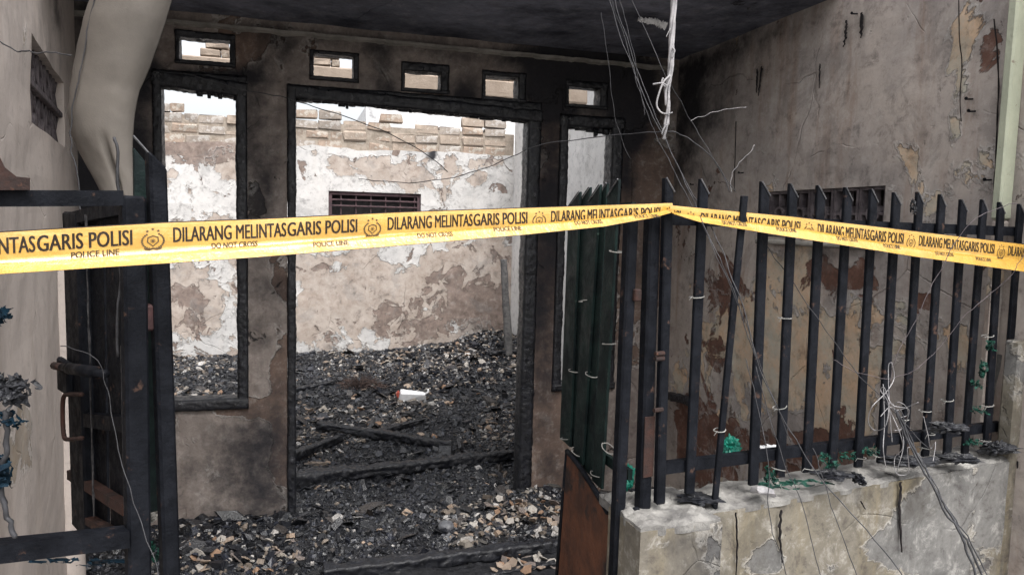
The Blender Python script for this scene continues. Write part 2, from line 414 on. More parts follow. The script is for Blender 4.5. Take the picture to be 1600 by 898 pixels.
# street / ground sheet out to the horizon
g = 400
mk('ground', [(-g, -g, -.16), (g, -g, -.16), (g, g, -.16), (-g, g, -.16)], [(0, 1, 2, 3)], M['street'], loc=(0, 0, -.16))
tag(bpy.data.objects['ground'], kind='structure')
V, Fc = [], []
U0, U1, D0, D1, st = -4.2, 4.0, -1.9, 3.9, .035
nu, nd = int((U1 - U0) / st), int((D1 - D0) / st)
for j in range(nd + 1):
    for i in range(nu + 1):
        u, d = U0 + i * st, D0 + j * st
        h = ground_h(u, d) + .012 * noise.noise(Vector((u * 22, d * 22, 2)))
        if d < -1.3: h -= (-1.3 - d) * .3
        V.append(FAC.P(u, d, h))
for j in range(nd):
    for i in range(nu):
        a = j * (nu + 1) + i; Fc.append((a, a + 1, a + nu + 2, a + nu + 1))
tag(mk('ash_floor', V, Fc, M['ash'], smooth=True, loc=FAC.P(0, 0, 0)), kind='structure')

M['lattice'] = simple('grey_lattice', (.14, .12, .125), (.06, .05, .055), 20, (.7, .9), .002, 80, .3)
M['tar'] = simple('black_crack', (.012, .011, .012), (.03, .026, .026), 40, (.8, .95), .002, 90, .1)
def streak(fr, pts, w0, parent, name='crack', d=0.0, seed=0, mat='tar'):
    """jagged dark fissure or run standing a millimetre proud of a wall"""
    P_ = [fr.hit(x, y, d) for x, y in pts]; P_ = smooth_path(P_, 14); V, Fc = [], []; n_ = len(P_)
    for i, p in enumerate(P_):
        t = i / (n_ - 1); w_ = w0 * (.25 + .75 * math.sin(math.pi * min(1, t * 1.1 + .08)) ** .5) * (1 + 1.2 * noise.noise(Vector((t * 17, seed, 0))))
        w_ = max(.0008, w_); c = fr.U * (w0 * .6 * noise.noise(Vector((t * 9, seed, 7))))
        for s_, dd in ((-1, .002), (-.5, -.0022), (.5, -.0022), (1, .002)): V.append(p + c + fr.U * s_ * w_ * .5 + fr.N * dd)
    for i in range(n_ - 1):
        for k in range(3): Fc.append((i * 4 + k, i * 4 + k + 1, i * 4 + k + 5, i * 4 + k + 4))
    return mk(name, V, Fc, M[mat], parent)
# ================================================================== HOUSE FRONT
house = empty('house_front', FAC.P(.8, 0, 0), 'scorched plaster house front with empty burnt doorway, two window holes and five small vents above', 'house')
WT = .11
OPEN = {'win': (-.655, -.30, .70, 2.36), 'door': (0, 1.30, -1, 2.34), 'rwin': (1.56, 1.835, .72, 2.28)}
OUT = {'win': (-.70, -.245, .655, 2.425), 'door': (-.045, 1.385, -1, 2.40), 'rwin': (1.50, 1.91, .68, 2.345)}
TR = [(-.59, -.30, 2.46, 2.63), (.07, .33, 2.43, 2.59), (.56, .83, 2.405, 2.57), (1.02, 1.285, 2.39, 2.56), (1.53, 1.80, 2.385, 2.545)]
holes = list(OUT.values()) + TR
fb = []
for (x, y, rx, ry, ch, wt) in [
    # soot round the openings, along the top and in the right corner
    (420, 300, 25, 90, 2, .38), (395, 180, 30, 90, 2, .40), (450, 90, 30, 40, 2, .28), (225, 250, 30, 200, 2, .62), (215, 100, 25, 60, 2, .35),
    (600, 120, 22, 40, 2, .35), (730, 150, 22, 30, 2, .30), (860, 120, 50, 60, 2, .9), (960, 120, 70, 60, 2, .85), (860, 260, 35, 110, 2, .55), (1000, 180, 60, 60, 2, .35), (330, 118, 90, 14, 2, .3), (640, 140, 200, 20, 2, .2),
    (850, 480, 30, 190, 2, .6), (420, 700, 60, 100, 2, .15), (1000, 150, 40, 60, 2, .3), (870, 700, 60, 120, 2, .22), (420, 520, 40, 110, 2, .32), (980, 260, 18, 90, 2, .55), (560, 160, 60, 14, 2, .5),
    (700, 165, 90, 12, 2, .5), (320, 115, 60, 12, 2, .45), (700, 80, 400, 16, 2, .30), (150, 400, 60, 400, 2, .9), (1000, 420, 60, 100, 2, .2),
    (350, 740, 120, 90, 2, .42), (330, 830, 120, 30, 2, .25), (930, 760, 70, 80, 2, .2),
    # peel
    (860, 420, 40, 240, 0, .34), (1010, 330, 50, 160, 0, .45), (430, 250, 30, 30, 0, .05), (440, 660, 18, 150, 0, .30), (400, 640, 70, 14, 0, .25),
    (860, 700, 40, 130, 0, .32), (395, 560, 14, 60, 1, .22), (400, 330, 16, 90, 1, .20), (845, 330, 22, 60, 1, .15)]:
    fb.append((x, y, rx, ry, ch, wt))
wall('wall', FAC, -1.6, CORN, -.3, 2.9, 0, WT, holes, M['facade'], fb, step=.045, parent=house)
# thin broken ledge of plaster under the ceiling
v, f = [], []
n_ = 150
for i in range(n_ + 1):
    u = -1.05 + (CORN + 1.02) * i / n_
    r1 = .010 * noise.noise(Vector((u * 9, 0, 0))) + .006 * noise.noise(Vector((u * 40, 0, 3)))
    r2 = .010 * noise.noise(Vector((u * 12, 5, 0)))
    for (d, z) in ((-.002, 2.672), (-.030 + r2, 2.670 + r1 * .4), (-.034 + r2, 2.655 + r1), (-.002, 2.648 + r1)):
        v.append(FAC.P(u, d, z))
for i in range(n_):
    for k in range(4): a = i * 4; f.append((a + k, a + 4 + k, a + 4 + (k + 1) % 4, a + (k + 1) % 4))
mk('ledge', v, f, M['cement_soot'] if 'cement_soot' in M else M['cement'], house)

def frame_of(nm, o, h, wd, dp, seed, label=None, sag=0.0, legs=True, sill=True, dcen=.045):
    """burnt timber frame filling the gap between outer rect o and opening"""
    mb = MB(); u0, u1, z0, z1 = o; up = Vector((0, 0, 1)); k = seed
    zb = z0 if sill else 0.0
    l, r, t, b = wd
    mb.add(*charred(FAC.P(u0 + l / 2, dcen, zb), FAC.P(u0 + l / 2, dcen, z1 - t * .1), dp, l, FAC.U, seed=k))
    mb.add(*charred(FAC.P(u1 - r / 2, dcen, zb), FAC.P(u1 - r / 2, dcen, z1 - t * .1 - sag), dp, r, FAC.U, seed=k + 1))
    mb.add(*charred(FAC.P(u0, dcen, z1 - t / 2), FAC.P(u1, dcen, z1 - t / 2 - sag), dp, t, up, seed=k + 2, amp=.007))
    if sag: mb.add(*charred(FAC.P(u0 + .004, dcen + .006, z1 - t * .38), FAC.P(u1 - .004, dcen + .006, z1 - t * .38), dp * .9, t * .8, up, seed=k + 7, amp=.005))
    if sill: mb.add(*charred(FAC.P(u0, dcen - .004, z0 + b / 2), FAC.P(u1, dcen - .004, z0 + b / 2), dp + .01, b, up, seed=k + 3))
    o_ = mb.build(nm, M['char'], house, smooth=True)
    if label: o_['label'] = label
    return o_
frame_of('window_frame', OUT['win'], 0, (.045, .058, .085, .062), .12, 1, 'charred frame of the tall left window', sag=.035)
frame_of('door_frame', OUT['door'], 0, (.047, .085, .075, .05), .13, 11, 'charred door frame with cracked scales', sag=.04, sill=False)
frame_of('window_frame', OUT['rwin'], 0, (.055, .075, .075, .045), .13, 21, 'charred frame of the narrow right window')
for i, q in enumerate(TR):
    frame_of('vent_frame', q, 0, (.022, [.028, .03, .05, .05, .05][i], [.036, .022, .05, .03, .04][i], .022), .115, 31 + 5 * i)
# charred splinters hanging from heads of the openings
mb = MB()
for (u0, u1, z) in ((-.66, -.30, 2.345), (0, 1.3, 2.325), (1.56, 1.83, 2.275)):
    u = u0
    while u < u1:
        wd_ = random.uniform(.012, .09); dz = random.choice([.004, .005, .008, .010, .022]) * random.uniform(.4, 1)
        zz = z - (u - u0) / (u1 - u0) * .035
        A, B = FAC.P(u + wd_ / 2, .03 + random.uniform(-.02, .03), zz + .03), FAC.P(u + wd_ / 2, .03, zz - dz)
        mb.add(*charred(A, B, .03, wd_, FAC.U, step=.01, seg=8, amp=.003, seed=u * 10)); u += wd_
mb.build('splinters', M['char'], house, smooth=True)['kind'] = 'stuff'

# side wall of the porch, running toward the street; its inner stretch is the whitewashed room wall
sblobs = [(1070, 200, 35, 120, 2, .42), (1060, 120, 60, 40, 2, .30), (1120, 180, 70, 60, 2, .22), (1250, 60, 160, 30, 2, .12), (1180, 60, 160, 24, 2, .38), (1120, 330, 60, 30, 2, .25), (1280, 398, 110, 16, 2, .45), (1230, 420, 60, 20, 2, .2),
          (1300, 275, 130, 12, 2, .30), (1100, 560, 60, 60, 2, .1), (1240, 130, 40, 60, 2, .08),
          (1130, 560, 60, 120, 0, .20), (1240, 540, 70, 120, 0, .26), (1330, 640, 70, 80, 0, .24), (1270, 480, 200, 100, 2, -.25), (1450, 560, 80, 120, 2, -.2), (1430, 560, 60, 110, 0, .12), (1440, 230, 40, 60, 0, .14),
          (1500, 100, 20, 120, 0, .16), (1470, 330, 40, 40, 0, .10), (1550, 60, 14, 70, 1, .12), (1545, 130, 14, 50, 1, .10),
          (1310, 420, 60, 40, 1, .16), (1350, 560, 22, 110, 1, .20), (1120, 430, 40, 50, 1, .18), (1180, 700, 110, 40, 1, .26), (1300, 700, 90, 40, 1, .18),
          (1090, 680, 40, 60, 1, .3), (1440, 470, 16, 16, 1, .5), (1405, 520, 12, 30, 2, .5), (1100, 300, 60, 60, 0, -.1), (1350, 200, 120, 90, 0, -.15), (1280, 60, 120, 80, 0, -.2), (1350, 180, 150, 130, 1, -.2)]
side = empty('side_wall', SIDE.P(1.2, 0, 0), 'tall grey plaster wall at the right, sooty near the ceiling with a row of ornamental vent blocks behind the fence', 'wall')
VH = (.965, 1.735, 1.66, 1.885)
wall('wall', SIDE, 0.0, 2.55, -.3, 4.2, 0, .13, [VH], M['side'], sblobs, step=.05, parent=side, relief=.012)
# rear lining of the vent hole: near-black board painted for the hollow's shade, blocks in front
mb = MB(); mb.add(box_v(SIDE, VH[0] + .002, VH[1] - .002, .10, .125, VH[2] + .002, VH[3] - .002), BOXF); mb.build('backing', M['dark'], side)
nb = 5; bw = (VH[1] - VH[0]) / nb
def ring(fr, u, z, d, r, th, dp, seg=20):
    V, Fc = [], []
    for k in range(seg):
        q = 2 * math.pi * k / seg
        for (rr, dd) in ((r - th, 0), (r, 0), (r, dp), (r - th, dp)): V.append(fr.P(u + rr * math.cos(q), d + dd, z + rr * math.sin(q)))
    for k in range(seg):
        a, b = k * 4, ((k + 1) % seg) * 4
        for e in range(4): Fc.append((a + e, a + (e + 1) % 4, b + (e + 1) % 4, b + e))
    return V, Fc
for i in range(nb):
    uc = VH[0] + bw * (i + .5); zc = (VH[2] + VH[3]) / 2; hz = (VH[3] - VH[2]) / 2 - .002; hw = bw / 2 - .003
    mb = MB(); t = .012
    for (a, b, c, e) in ((uc - hw, uc - hw + t, zc - hz, zc + hz), (uc + hw - t, uc + hw, zc - hz, zc + hz), (uc - hw + t, uc + hw - t, zc - hz, zc - hz + t), (uc - hw + t, uc + hw - t, zc + hz - t, zc + hz)):
        mb.add(box_v(SIDE, a, b, .012, .06, c, e), BOXF)
    mb.add(*ring(SIDE, uc, zc, .014, .036, .010, .04))
    for q in (0, 90, 180, 270):
        cx, cz = math.cos(R(q)), math.sin(R(q)); L1 = hw - t if q in (0, 180) else hz - t
        a0, a1 = .036, L1
        u_0, u_1 = sorted((uc + cx * a0, uc + cx * a1)); z_0, z_1 = sorted((zc + cz * a0, zc + cz * a1))
        if q in (0, 180): mb.add(box_v(SIDE, u_0, u_1, .016, .05, zc - .005, zc + .005), BOXF)
        else: mb.add(box_v(SIDE, uc - .005, uc + .005, .016, .05, z_0, z_1), BOXF)
    o = mb.build('vent_block', M['lattice'], side)
    if i == 0: VB = o
# ledge under vent
mb = MB(); mb.add(*bevel_box(SIDE, VH[0] - .06, VH[1] + .03, -.022, .0, VH[2] - .035, VH[2] - .012, .006, .002)); mb.build('sill', M['cement'], side)

for i, (pts, w_) in enumerate((([(1183, 108), (1182, 145)], .012), ([(1190, 104), (1185, 150)], .014), ([(1322, 32), (1321, 55), (1318, 74)], .014), ([(1346, 20), (1345, 60)], .018), ([(1281, 100), (1280, 138)], .007),
        ([(1150, 190), (1148, 260), (1147, 300)], .003), ([(1498, 0), (1499, 60), (1503, 100), (1500, 150), (1502, 190)], .0018), ([(1553, 30), (1560, 120), (1556, 240), (1552, 310)], .004), ([(1090, 295), (1108, 292)], .002))):
    streak(SIDE, pts, w_, side, 'crack' if w_ < .008 else 'soot_run', -.012, i)
inner = Frame(FAC.P(CORN, WT, 0), FAC.N)              # the same wall carried on behind the house front
ISIDE = Frame(FAC.P(CORN, 3.5, 0), -FAC.N)
o = wall('room_wall', ISIDE, 0.0, 3.5 - WT - .002, -.3, 2.98, -.012, .12, [], M['inner_side'],
         [(925, 420, 40, 60, 0, .12), (925, 560, 40, 60, 0, .3), (905, 460, 10, 60, 1, .1)], step=.08, relief=.01, loc=ISIDE.P(1.7, 0, 0))
tag(o, 'bright whitewashed room wall seen through the narrow right window hole', 'wall')

# rear wall with bricks laid bare along its top
RD = 3.5
rear = empty('rear_wall', FAC.P(.8, RD, 0), 'roofless rear room wall with peeling whitewash and bare bricks along its broken top', 'wall')
WH = (.32, 1.255, 1.50, 1.965)
rb = [(620, 270, 70, 18, 0, .20), (700, 280, 30, 20, 0, .12), (560, 250, 60, 14, 0, .04), (745, 280, 12, 8, 0, .3), (520, 470, 40, 60, 0, .20), (590, 450, 30, 70, 0, .22), (690, 450, 60, 60, 0, .24),
      (760, 430, 50, 60, 0, .22), (500, 420, 30, 40, 0, .12), (790, 480, 30, 40, 0, .2), (470, 520, 40, 50, 0, .15), (640, 520, 50, 30, 0, .15),
      (640, 500, 40, 40, 1, .14), (720, 470, 50, 50, 1, .22), (780, 500, 30, 30, 1, .2), (600, 470, 12, 60, 1, .06), (500, 520, 60, 16, 1, .12),
      (320, 225, 70, 14, 1, .34), (320, 245, 50, 12, 1, .2), (350, 260, 20, 16, 0, .2), (300, 350, 40, 50, 0, .05), (290, 460, 30, 30, 1, .15), (310, 480, 50, 40, 0, .25), (340, 500, 30, 30, 1, .1),
      (600, 225, 250, 10, 0, -.25), (540, 220, 80, 10, 0, -.2), (480, 300, 30, 60, 0, -.15), (740, 320, 60, 50, 0, -.12), (510, 380, 60, 20, 0, -.15), (620, 390, 30, 20, 0, -.12),
      (320, 400, 50, 30, 0, .02), (560, 530, 100, 20, 0, -.1), (240, 560, 60, 20, 2, .3), (780, 520, 60, 18, 2, .3), (640, 540, 100, 10, 2, .25), (500, 550, 50, 10, 2, .2), (675, 242, 5, 7, 2, 1.5)]
PT = 2.40                                               # top edge of the plaster
def ptop(u): return .03 * noise.noise(Vector((u * 2.2, 0, 0))) + .02 * noise.noise(Vector((u * 9, 2, 0))) + .03 * (u - 1) * .3
wall('plaster', FAC, -3.6, CORN, -.3, PT, RD, RD + .03, [WH], M['rear'], [(x, y, rx, ry, c, w_) for (x, y, rx, ry, c, w_) in rb], step=.055, parent=rear, relief=.012, top=ptop)
mb = MB(); mb.add(box_v(FAC, -3.6, WH[0], RD + .031, RD + .13, -.3, PT), BOXF); mb.add(box_v(FAC, WH[1], CORN, RD + .031, RD + .13, -.3, PT), BOXF)
mb.add(box_v(FAC, WH[0], WH[1], RD + .031, RD + .13, -.3, WH[2]), BOXF); mb.add(box_v(FAC, WH[0], WH[1], RD + .031, RD + .13, WH[3], PT), BOXF)
mb.add(box_v(FAC, -3.6, CORN - .01, RD + .034, RD + .126, PT, PT + .235), BOXF)
mb.build('mortar_core', M['mortar'], rear)
BH, BW = .098, .245
BR = []
def brick_mesh(w_, h_, d_, seed):
    bm = bmesh.new(); bmesh.ops.create_cube(bm, size=1)
    bmesh.ops.scale(bm, vec=(w_, d_, h_), verts=bm.verts)
    bmesh.ops.bevel(bm, geom=list(bm.edges), offset=.009, segments=1, affect='EDGES')
    rnd = random.Random(seed)
    for v_ in bm.verts: v_.co += Vector([rnd.uniform(-.009, .009) for _ in range(3)])
    me = bpy.data.meshes.new('brick'); bm.to_mesh(me); bm.free(); me.materials.append(M[('brick', 'brick2', 'brick3')[seed % 3]]); return me
for k in range(12): BR.append(brick_mesh(BW - .008 * (1 + k % 4), BH - .008 - .004 * (k % 3), .10, k))
HALF = [brick_mesh(BW * .48, BH - .016, .10, 40), brick_mesh(BW * .48, BH - .02, .09, 41)]
row = 0; z = PT + .03
for row in range(4):
    zc = PT - .02 + BH * (row + .5)
    u = -1.75 + (row % 2) * BW / 2
    while u < CORN - .05:
        half = random.random() < .12
        ww = BW * .5 if half else BW
        uc = u + ww / 2
        keep = uc + ww / 2 < CORN
        if row == 3:                                    # the broken top course, standing only here and there
            keep = keep and ((-1.45 < uc < -.98) or (.02 < uc < .48) or (.66 < uc < 1.0) or (1.62 < uc < 2.2)) and random.random() < .8
        if row == 2 and (1.02 < uc < 1.55 or -.95 < uc < -.55): keep = keep and random.random() < .4
        if keep:
            o = bpy.data.objects.new('brick', random.choice(HALF) if half else random.choice(BR))
            COL.objects.link(o); o.parent = rear
            o.location = FAC.P(uc, RD + .078 + random.uniform(-.012, .005), zc + random.uniform(-.004, .004) + .012 * (uc - .8)) - rear.location
            o.rotation_euler = (random.uniform(-.02, .02), random.uniform(-.025, .025), ANG + random.uniform(-.02, .02))
        u += ww
# barred window in the rear wall
ww_ = MB(); t = .035
for q in ((WH[0], WH[0] + t, WH[2], WH[3]), (WH[1] - t, WH[1], WH[2], WH[3]), (WH[0] + t, WH[1] - t, WH[3] - t, WH[3]), (WH[0] + t, WH[1] - t, WH[2], WH[2] + t)):
    ww_.add(box_v(FAC, q[0], q[1], RD + .02, RD + .08, q[2], q[3]), BOXF)
wf = ww_.build('window_frame', M['maroon'], rear)
for zz in (1.88, 1.82, 1.72, 1.62):
    mb = MB(); mb.add(*bevel_box(FAC, WH[0] + t, WH[1] - t, RD + .012, RD + .03, zz - .008, zz + .008, .003)); mb.build('window_bar', M['maroon'], rear)
for i in range(6):
    uu = WH[0] + t + (i + .6) * .15
    mb = MB(); mb.add(*bevel_box(FAC, uu - .007, uu + .007, RD + .032, RD + .048, WH[2] + t, WH[3] - t, .003)); mb.build('window_bar', M['maroon'], rear)
mb = MB(); mb.add(box_v(FAC, WH[0] + .001, WH[1] - .001, RD + .10, RD + .128, WH[2] + .001, WH[3] - .001), BOXF); mb.build('window_backing', M['dark'], rear)  # added dark board, stands for the unlit space behind the window

# concrete tie beam across the room, bricks still standing on it
BD = .75
def bz(px, py): return FAC.uz(px, py, BD)
btop = (bz(320, 86)[1] + bz(520, 105)[1]) / 2; bbot = bz(310, 117)[1]
tb = empty('tie_beam', FAC.P(.5, BD, btop), 'bare concrete tie beam behind the house front with a few bricks left on it, seen through the small vents', 'beam')
v, f = bevel_box(FAC, -1.55, bz(918, 150)[0], BD, BD + .11, bbot, btop, .008, .004); mk('beam', v, f, M['beam'], tb)
for (px0, px1, rows) in ((312, 362, 2), (484, 533, 2), (690, 710, 1), (756, 812, 1), (560, 600, 1), (230, 262, 2)):
    u0 = bz(px0, 100)[0]; u1 = bz(px1, 100)[0]
    for r_ in range(rows):
        u = u0 + r_ * .03
        while u < u1 - .02:
            w2 = min(random.uniform(.12, .2), u1 - u)
            v, f = bevel_box(FAC, u, u + w2 - .006, BD + .005 + random.uniform(0, .01), BD + .10, btop + .002 + r_ * .05, btop + .046 + r_ * .05, .006, .004, random.uniform(-.06, .06))
            mk('brick', v, f, M['brick'], tb); u += w2

# porch ceiling
cb = []
V, Fc, A = [], [], []
cu = [-1.35 + 3.9 * i / 60 for i in range(61)]; cd = [-1.40 + 1.395 * i / 30 for i in range(31)]
patches = []
for (x, y, rx, wt) in ((720, 25, .16, -.55), (560, 10, .10, -.2), (640, 30, .1, -.15)):
    r_ = ray(x, y); p = CP + r_ * ((2.72 - CAMZ) / r_.z) - FAC.O; patches.append((p.dot(FAC.U), p.dot(FAC.N), rx, wt))
for zz in (2.72, 2.86):
    for d in cd:
        for u in cu:
            V.append(FAC.P(u, d, zz + (0.006 * noise.noise(Vector((u * 4, d * 4, 0))) if zz < 2.8 else 0)))
            s = .34 + .12 * noise.noise(Vector((u * 2, d * 3, 5)))
            for (pu, pd, pr_, wt) in patches: s += wt * math.exp(-((u - pu) ** 2 / (pr_ * 1.8) ** 2 + (d - pd) ** 2 / pr_ ** 2))
            A.append((0, 0, s))
K = 61 * 31
for j in range(30):
    for i in range(60):
        a = j * 61 + i; Fc.append((a, a + 61, a + 62, a + 1)); Fc.append((a + K, a + K + 1, a + K + 62, a + K + 61))
for j in range(30):
    for i in (0, 60): a = j * 61 + i; Fc.append((a, a + 61, a + 61 + K, a + K))
for i in range(60):
    for j in (0, 30): a = j * 61 + i; Fc.append((a, a + 1, a + 1 + K, a + K))
tag(mk('porch_ceiling', V, Fc, M['ceiling'], attr=A, loc=FAC.P(.8, -.8, 2.72)), 'soot-blackened concrete ceiling of the porch with one paler patch', 'ceiling')

# cream wall of the neighbouring house at the left
_c0 = plan(-40, 1.50); _c1 = FAC.P(-1.04, -.004, 0)
CRE = Frame(_c0, _c1 - _c0); CL = (_c1 - _c0).length
cblobs = [(60, 60, 20, 60, 2, .30), (90, 20, 14, 40, 2, .35), (10, 560, 26, 40, 0, .12), (40, 640, 20, 120, 0, .10), (20, 700, 30, 80, 0, .14), (6, 280, 10, 40, 2, .4), (60, 540, 20, 100, 0, .05), (110, 260, 10, 60, 2, .15)]
hv = [CRE.uz(px, py) for (px, py) in ((52, 60), (101, 118), (48, 190), (103, 234))]
vu0, vu1 = CRE.uz(50, 200)[0], CRE.uz(101, 200)[0]
vz0, vz1 = CRE.uz(48, 190)[1], CRE.uz(53, 62)[1]
cream = empty('cream_wall', CRE.P(1, 0, 0), 'cream plastered neighbour wall receding at the left, with a black lattice vent high up', 'wall')
wall('wall', CRE, -.6, CL, -.3, 4.4, 0, .12, [(vu0, vu1, vz0, vz1)], M['cream'], cblobs, step=.06, parent=cream, relief=.010)
mb = MB(); mb.add(box_v(CRE, vu0 + .002, vu1 - .002, .085, .11, vz0 + .002, vz1 - .002), BOXF); mb.build('backing', M['dark'], cream)  # dark board painted for the shade inside the vent
vm = (vz0 + vz1) / 2
for (z0, z1) in ((vz0, vm - .012), (vm + .012, vz1)):
    for i in range(5):
        u0 = vu0 + (vu1 - vu0) * i / 5; u1 = vu0 + (vu1 - vu0) * (i + 1) / 5
        mb = MB(); uc = (u0 + u1) / 2; zc = (z0 + z1) / 2
        for (a, b) in (((u0, z0), (u1, z1)), ((u0, z1), (u1, z0)), ((uc, z0), (uc, z1)), ((u0 + .004, z0), (u0 + .004, z1))):
            p, q = CRE.P(a[0], .03, a[1]), CRE.P(b[0], .03, b[1])
            mb.add(*tube([p, q], .009, 5))
        mb.build('lattice_block', M['lattice'], cream)
v, f = bevel_box(CRE, vu0, vu1, .006, .08, vm - .011, vm + .011, .003); mk('lattice_rail', v, f, M['lattice'], cream)
# rounded cream corner column at the foot of it
p0, p1 = FAC.hit(100, 600), FAC.hit(98, 300)
pc = CRE.P(CRE.uz(100, 600)[0], 0, 0)
rr = .085
V, Fc = [], []
zs = [-.2 + i * .1 for i in range(18)]
for z in zs:
    for k in range(18):
        q = 2 * math.pi * k / 18; r_ = rr * (1 + .04 * noise.noise(Vector((q, z * 2, 0))))
        V.append(pc + CRE.U * math.cos(q) * r_ + CRE.N * (math.sin(q) * r_ * .8 + .01) + Vector((0, 0, z)))
for i in range(len(zs) - 1):
    for k in range(18): Fc.append((i * 18 + k, i * 18 + (k + 1) % 18, (i + 1) * 18 + (k + 1) % 18, (i + 1) * 18 + k))
mk('pilaster', V, Fc, M['cream'], cream, smooth=True, attr=[(-.3, -.3, 0)] * len(V))

# house beyond the rear wall
NBH = Frame(FAC.P(0, 7.0, 0), FAC.U)
nbh = empty('neighbour_house', NBH.P(2, 0, 0), 'pale house far behind the broken rear wall, only its whitewashed upper wall showing', 'house')
M['nbh'] = wall_mat('pale_house_wall', (.80, .80, .80), (.70, .70, .71), (.60, .58, .56), (.55, .53, .52), (.5, .48, .46), tA=.66, tB=.7, seed=9, stain=(.45, .45, .46), streak=.7)
u0, z1 = NBH.uz(572, 158); u1 = NBH.uz(850, 170)[0]
a0, az = NBH.uz(666, 176); a1, az2 = NBH.uz(690, 186)
wall('wall', NBH, u0, u1 + 3, -.16, z1, 0, .15, [], M['nbh'], [], step=.3, parent=nbh, relief=0)
mb = MB(); mb.add(box_v(NBH, u0 + .01, u1 + 3, .16, 3.0, -.16, z1 - .05), BOXF); mb.build('rear_block', M['nbh'], nbh)

# pale green column at the right end of the side wall, brown frame beyond it
gf = Frame(plan(1585, 2.455), FU)
c0, c1 = gf.uz(1565, 300)[0], gf.uz(1583, 300)[0]
gc = empty('corner_column', gf.P((c0 + c1) / 2, 0, 0), 'narrow pale green painted column at the right edge, at the end of the plaster wall', 'column')
A_, B_ = gf.hit(1570, 700), gf.hit(1582, 0)
A2 = gf.P(gf.uz(1570, 340)[0], 0, 0)
v, f = bevel_box(gf, c0, c1 + .004, 0, .035, 1.75, 4.2, .006, .0); mk('shaft', v, f, M['palegreen'], gc)
v, f = bevel_box(gf, c0 + .002, c1 + .002, .002, .034, -.16, 1.749, .008, .0); mk('foot', v, f, M['side'], gc)
o = MB(); o.add(*bevel_box(gf, c1 + .012, c1 + .30, .005, .05, 1.9, 4.2, .006)); o.build('window_frame', M['maroon'], gc)
v, f = bevel_box(gf, c1 + .006, c1 + .9, .055, .15, -.16, 4.2, .006); mk('return_wall', v, f, M['side'], gc)

# ================================================================== STREET WALL AND FENCE
lowb = [(1300, 830, 60, 40, 1, .06), (1240, 700, 40, 40, 0, -.1), (1460, 800, 50, 60, 0, .22), (1560, 780, 30, 90, 0, .25), (1200, 880, 40, 20, 0, .2),
        (1380, 860, 20, 14, 0, .3), (1420, 850, 50, 50, 0, .18), (1270, 830, 60, 50, 0, -.16), (1200, 860, 14, 20, 0, .2), (1480, 880, 40, 20, 0, .15), (1345, 770, 5, 8, 2, .9), (1330, 745, 60, 10, 2, .12)]
LT = .965
low = empty('street_wall', FEN.P(.5, 0, 0), 'low plastered street wall under the fence bars, streaked and cracked, with a chalky ash-strewn top', 'wall')
FO = -.05
F2 = Frame(FEN.P(0, FO, 0), FEN.U)
WL0 = F2.uz(1010, 800)[0]
wall('wall', F2, WL0, 1.185, -.16, LT, 0, .16, [], M['lowwall'], lowb, step=.04, parent=low, relief=.010)
# coping with crumbly edge
def crumbly(u0, u1, d0, d1, z0, z1, amp=.006, st_=.018, fr=FEN):
    nu_ = max(2, int((u1 - u0) / st_)); nd_ = max(2, int((d1 - d0) / st_)); V, Fc = [], []
    for j in range(nd_ + 1):
        for i in range(nu_ + 1):
            u = u0 + (u1 - u0) * i / nu_; d = d0 + (d1 - d0) * j / nd_
            nz_ = amp * noise.noise(Vector((u * 14, d * 14, 0))) + amp * .7 * noise.noise(Vector((u * 45, d * 45, 3)))
            e = 1 if (i in (0, nu_) or j in (0, nd_)) else 0
            V.append(fr.P(u + e * amp * .8 * noise.noise(Vector((u * 30, d * 30, 9))), d + e * amp * noise.noise(Vector((u * 20, d * 20, 5))), z1 + nz_ - e * .006))
    base = len(V)
    for v_ in list(V): V.append(Vector((v_.x, v_.y, z0)))
    for j in range(nd_):
        for i in range(nu_):
            a = j * (nu_ + 1) + i; Fc.append((a, a + 1, a + nu_ + 2, a + nu_ + 1))
    ed = [i for i in range(nu_ + 1)] + [j * (nu_ + 1) + nu_ for j in range(1, nd_ + 1)] + [nd_ * (nu_ + 1) + i for i in range(nu_ - 1, -1, -1)] + [j * (nu_ + 1) for j in range(nd_ - 1, 0, -1)]
    for k in range(len(ed)):
        a, b = ed[k], ed[(k + 1) % len(ed)]; Fc.append((a, a + base, b + base, b))
    return V, Fc
for i, (pts, w_) in enumerate((([(1221, 796), (1219, 830), (1222, 878)], .008), ([(1408, 752), (1406, 800), (1409, 862)], .010), ([(1150, 800), (1152, 850), (1150, 898)], .004), ([(1345, 782), (1352, 795)], .004), ([(1590, 720), (1592, 800), (1589, 898)], .004))):
    streak(F2, pts, w_, low, 'crack', -.010, 20 + i)
v, f = crumbly(WL0 + .002, 1.183, FO + .002, .115, LT - .012, LT + .010, .008); mk('coping', v, f, M['coping'], low, smooth=False)
pil = empty('end_pillar', FEN.P(-.22, -.15, 0), 'short plastered pillar ending the street wall beside the gate, with a chalky worn top', 'pillar')
q0, q1 = plan(1022, 1.70), plan(1154, 1.775)
PF = Frame(q0, q1 - q0); PW = (q1 - q0).length
PTZ = .970
wall('shaft', PF, 0, PW, -.16, PTZ, 0, .17, [], M['lowwall'], [(1060, 870, 40, 30, 0, .0), (1110, 875, 50, 50, 2, .30), (1040, 860, 20, 60, 2, .1), (1035, 850, 10, 10, 0, .2), (1080, 840, 60, 8, 2, .2)], step=.035, parent=pil, relief=.006)
v, f = crumbly(.001, PW - .001, .002, .235, PTZ - .015, PTZ + .014, .010, fr=PF); mk('cap', v, f, M['coping'], pil)
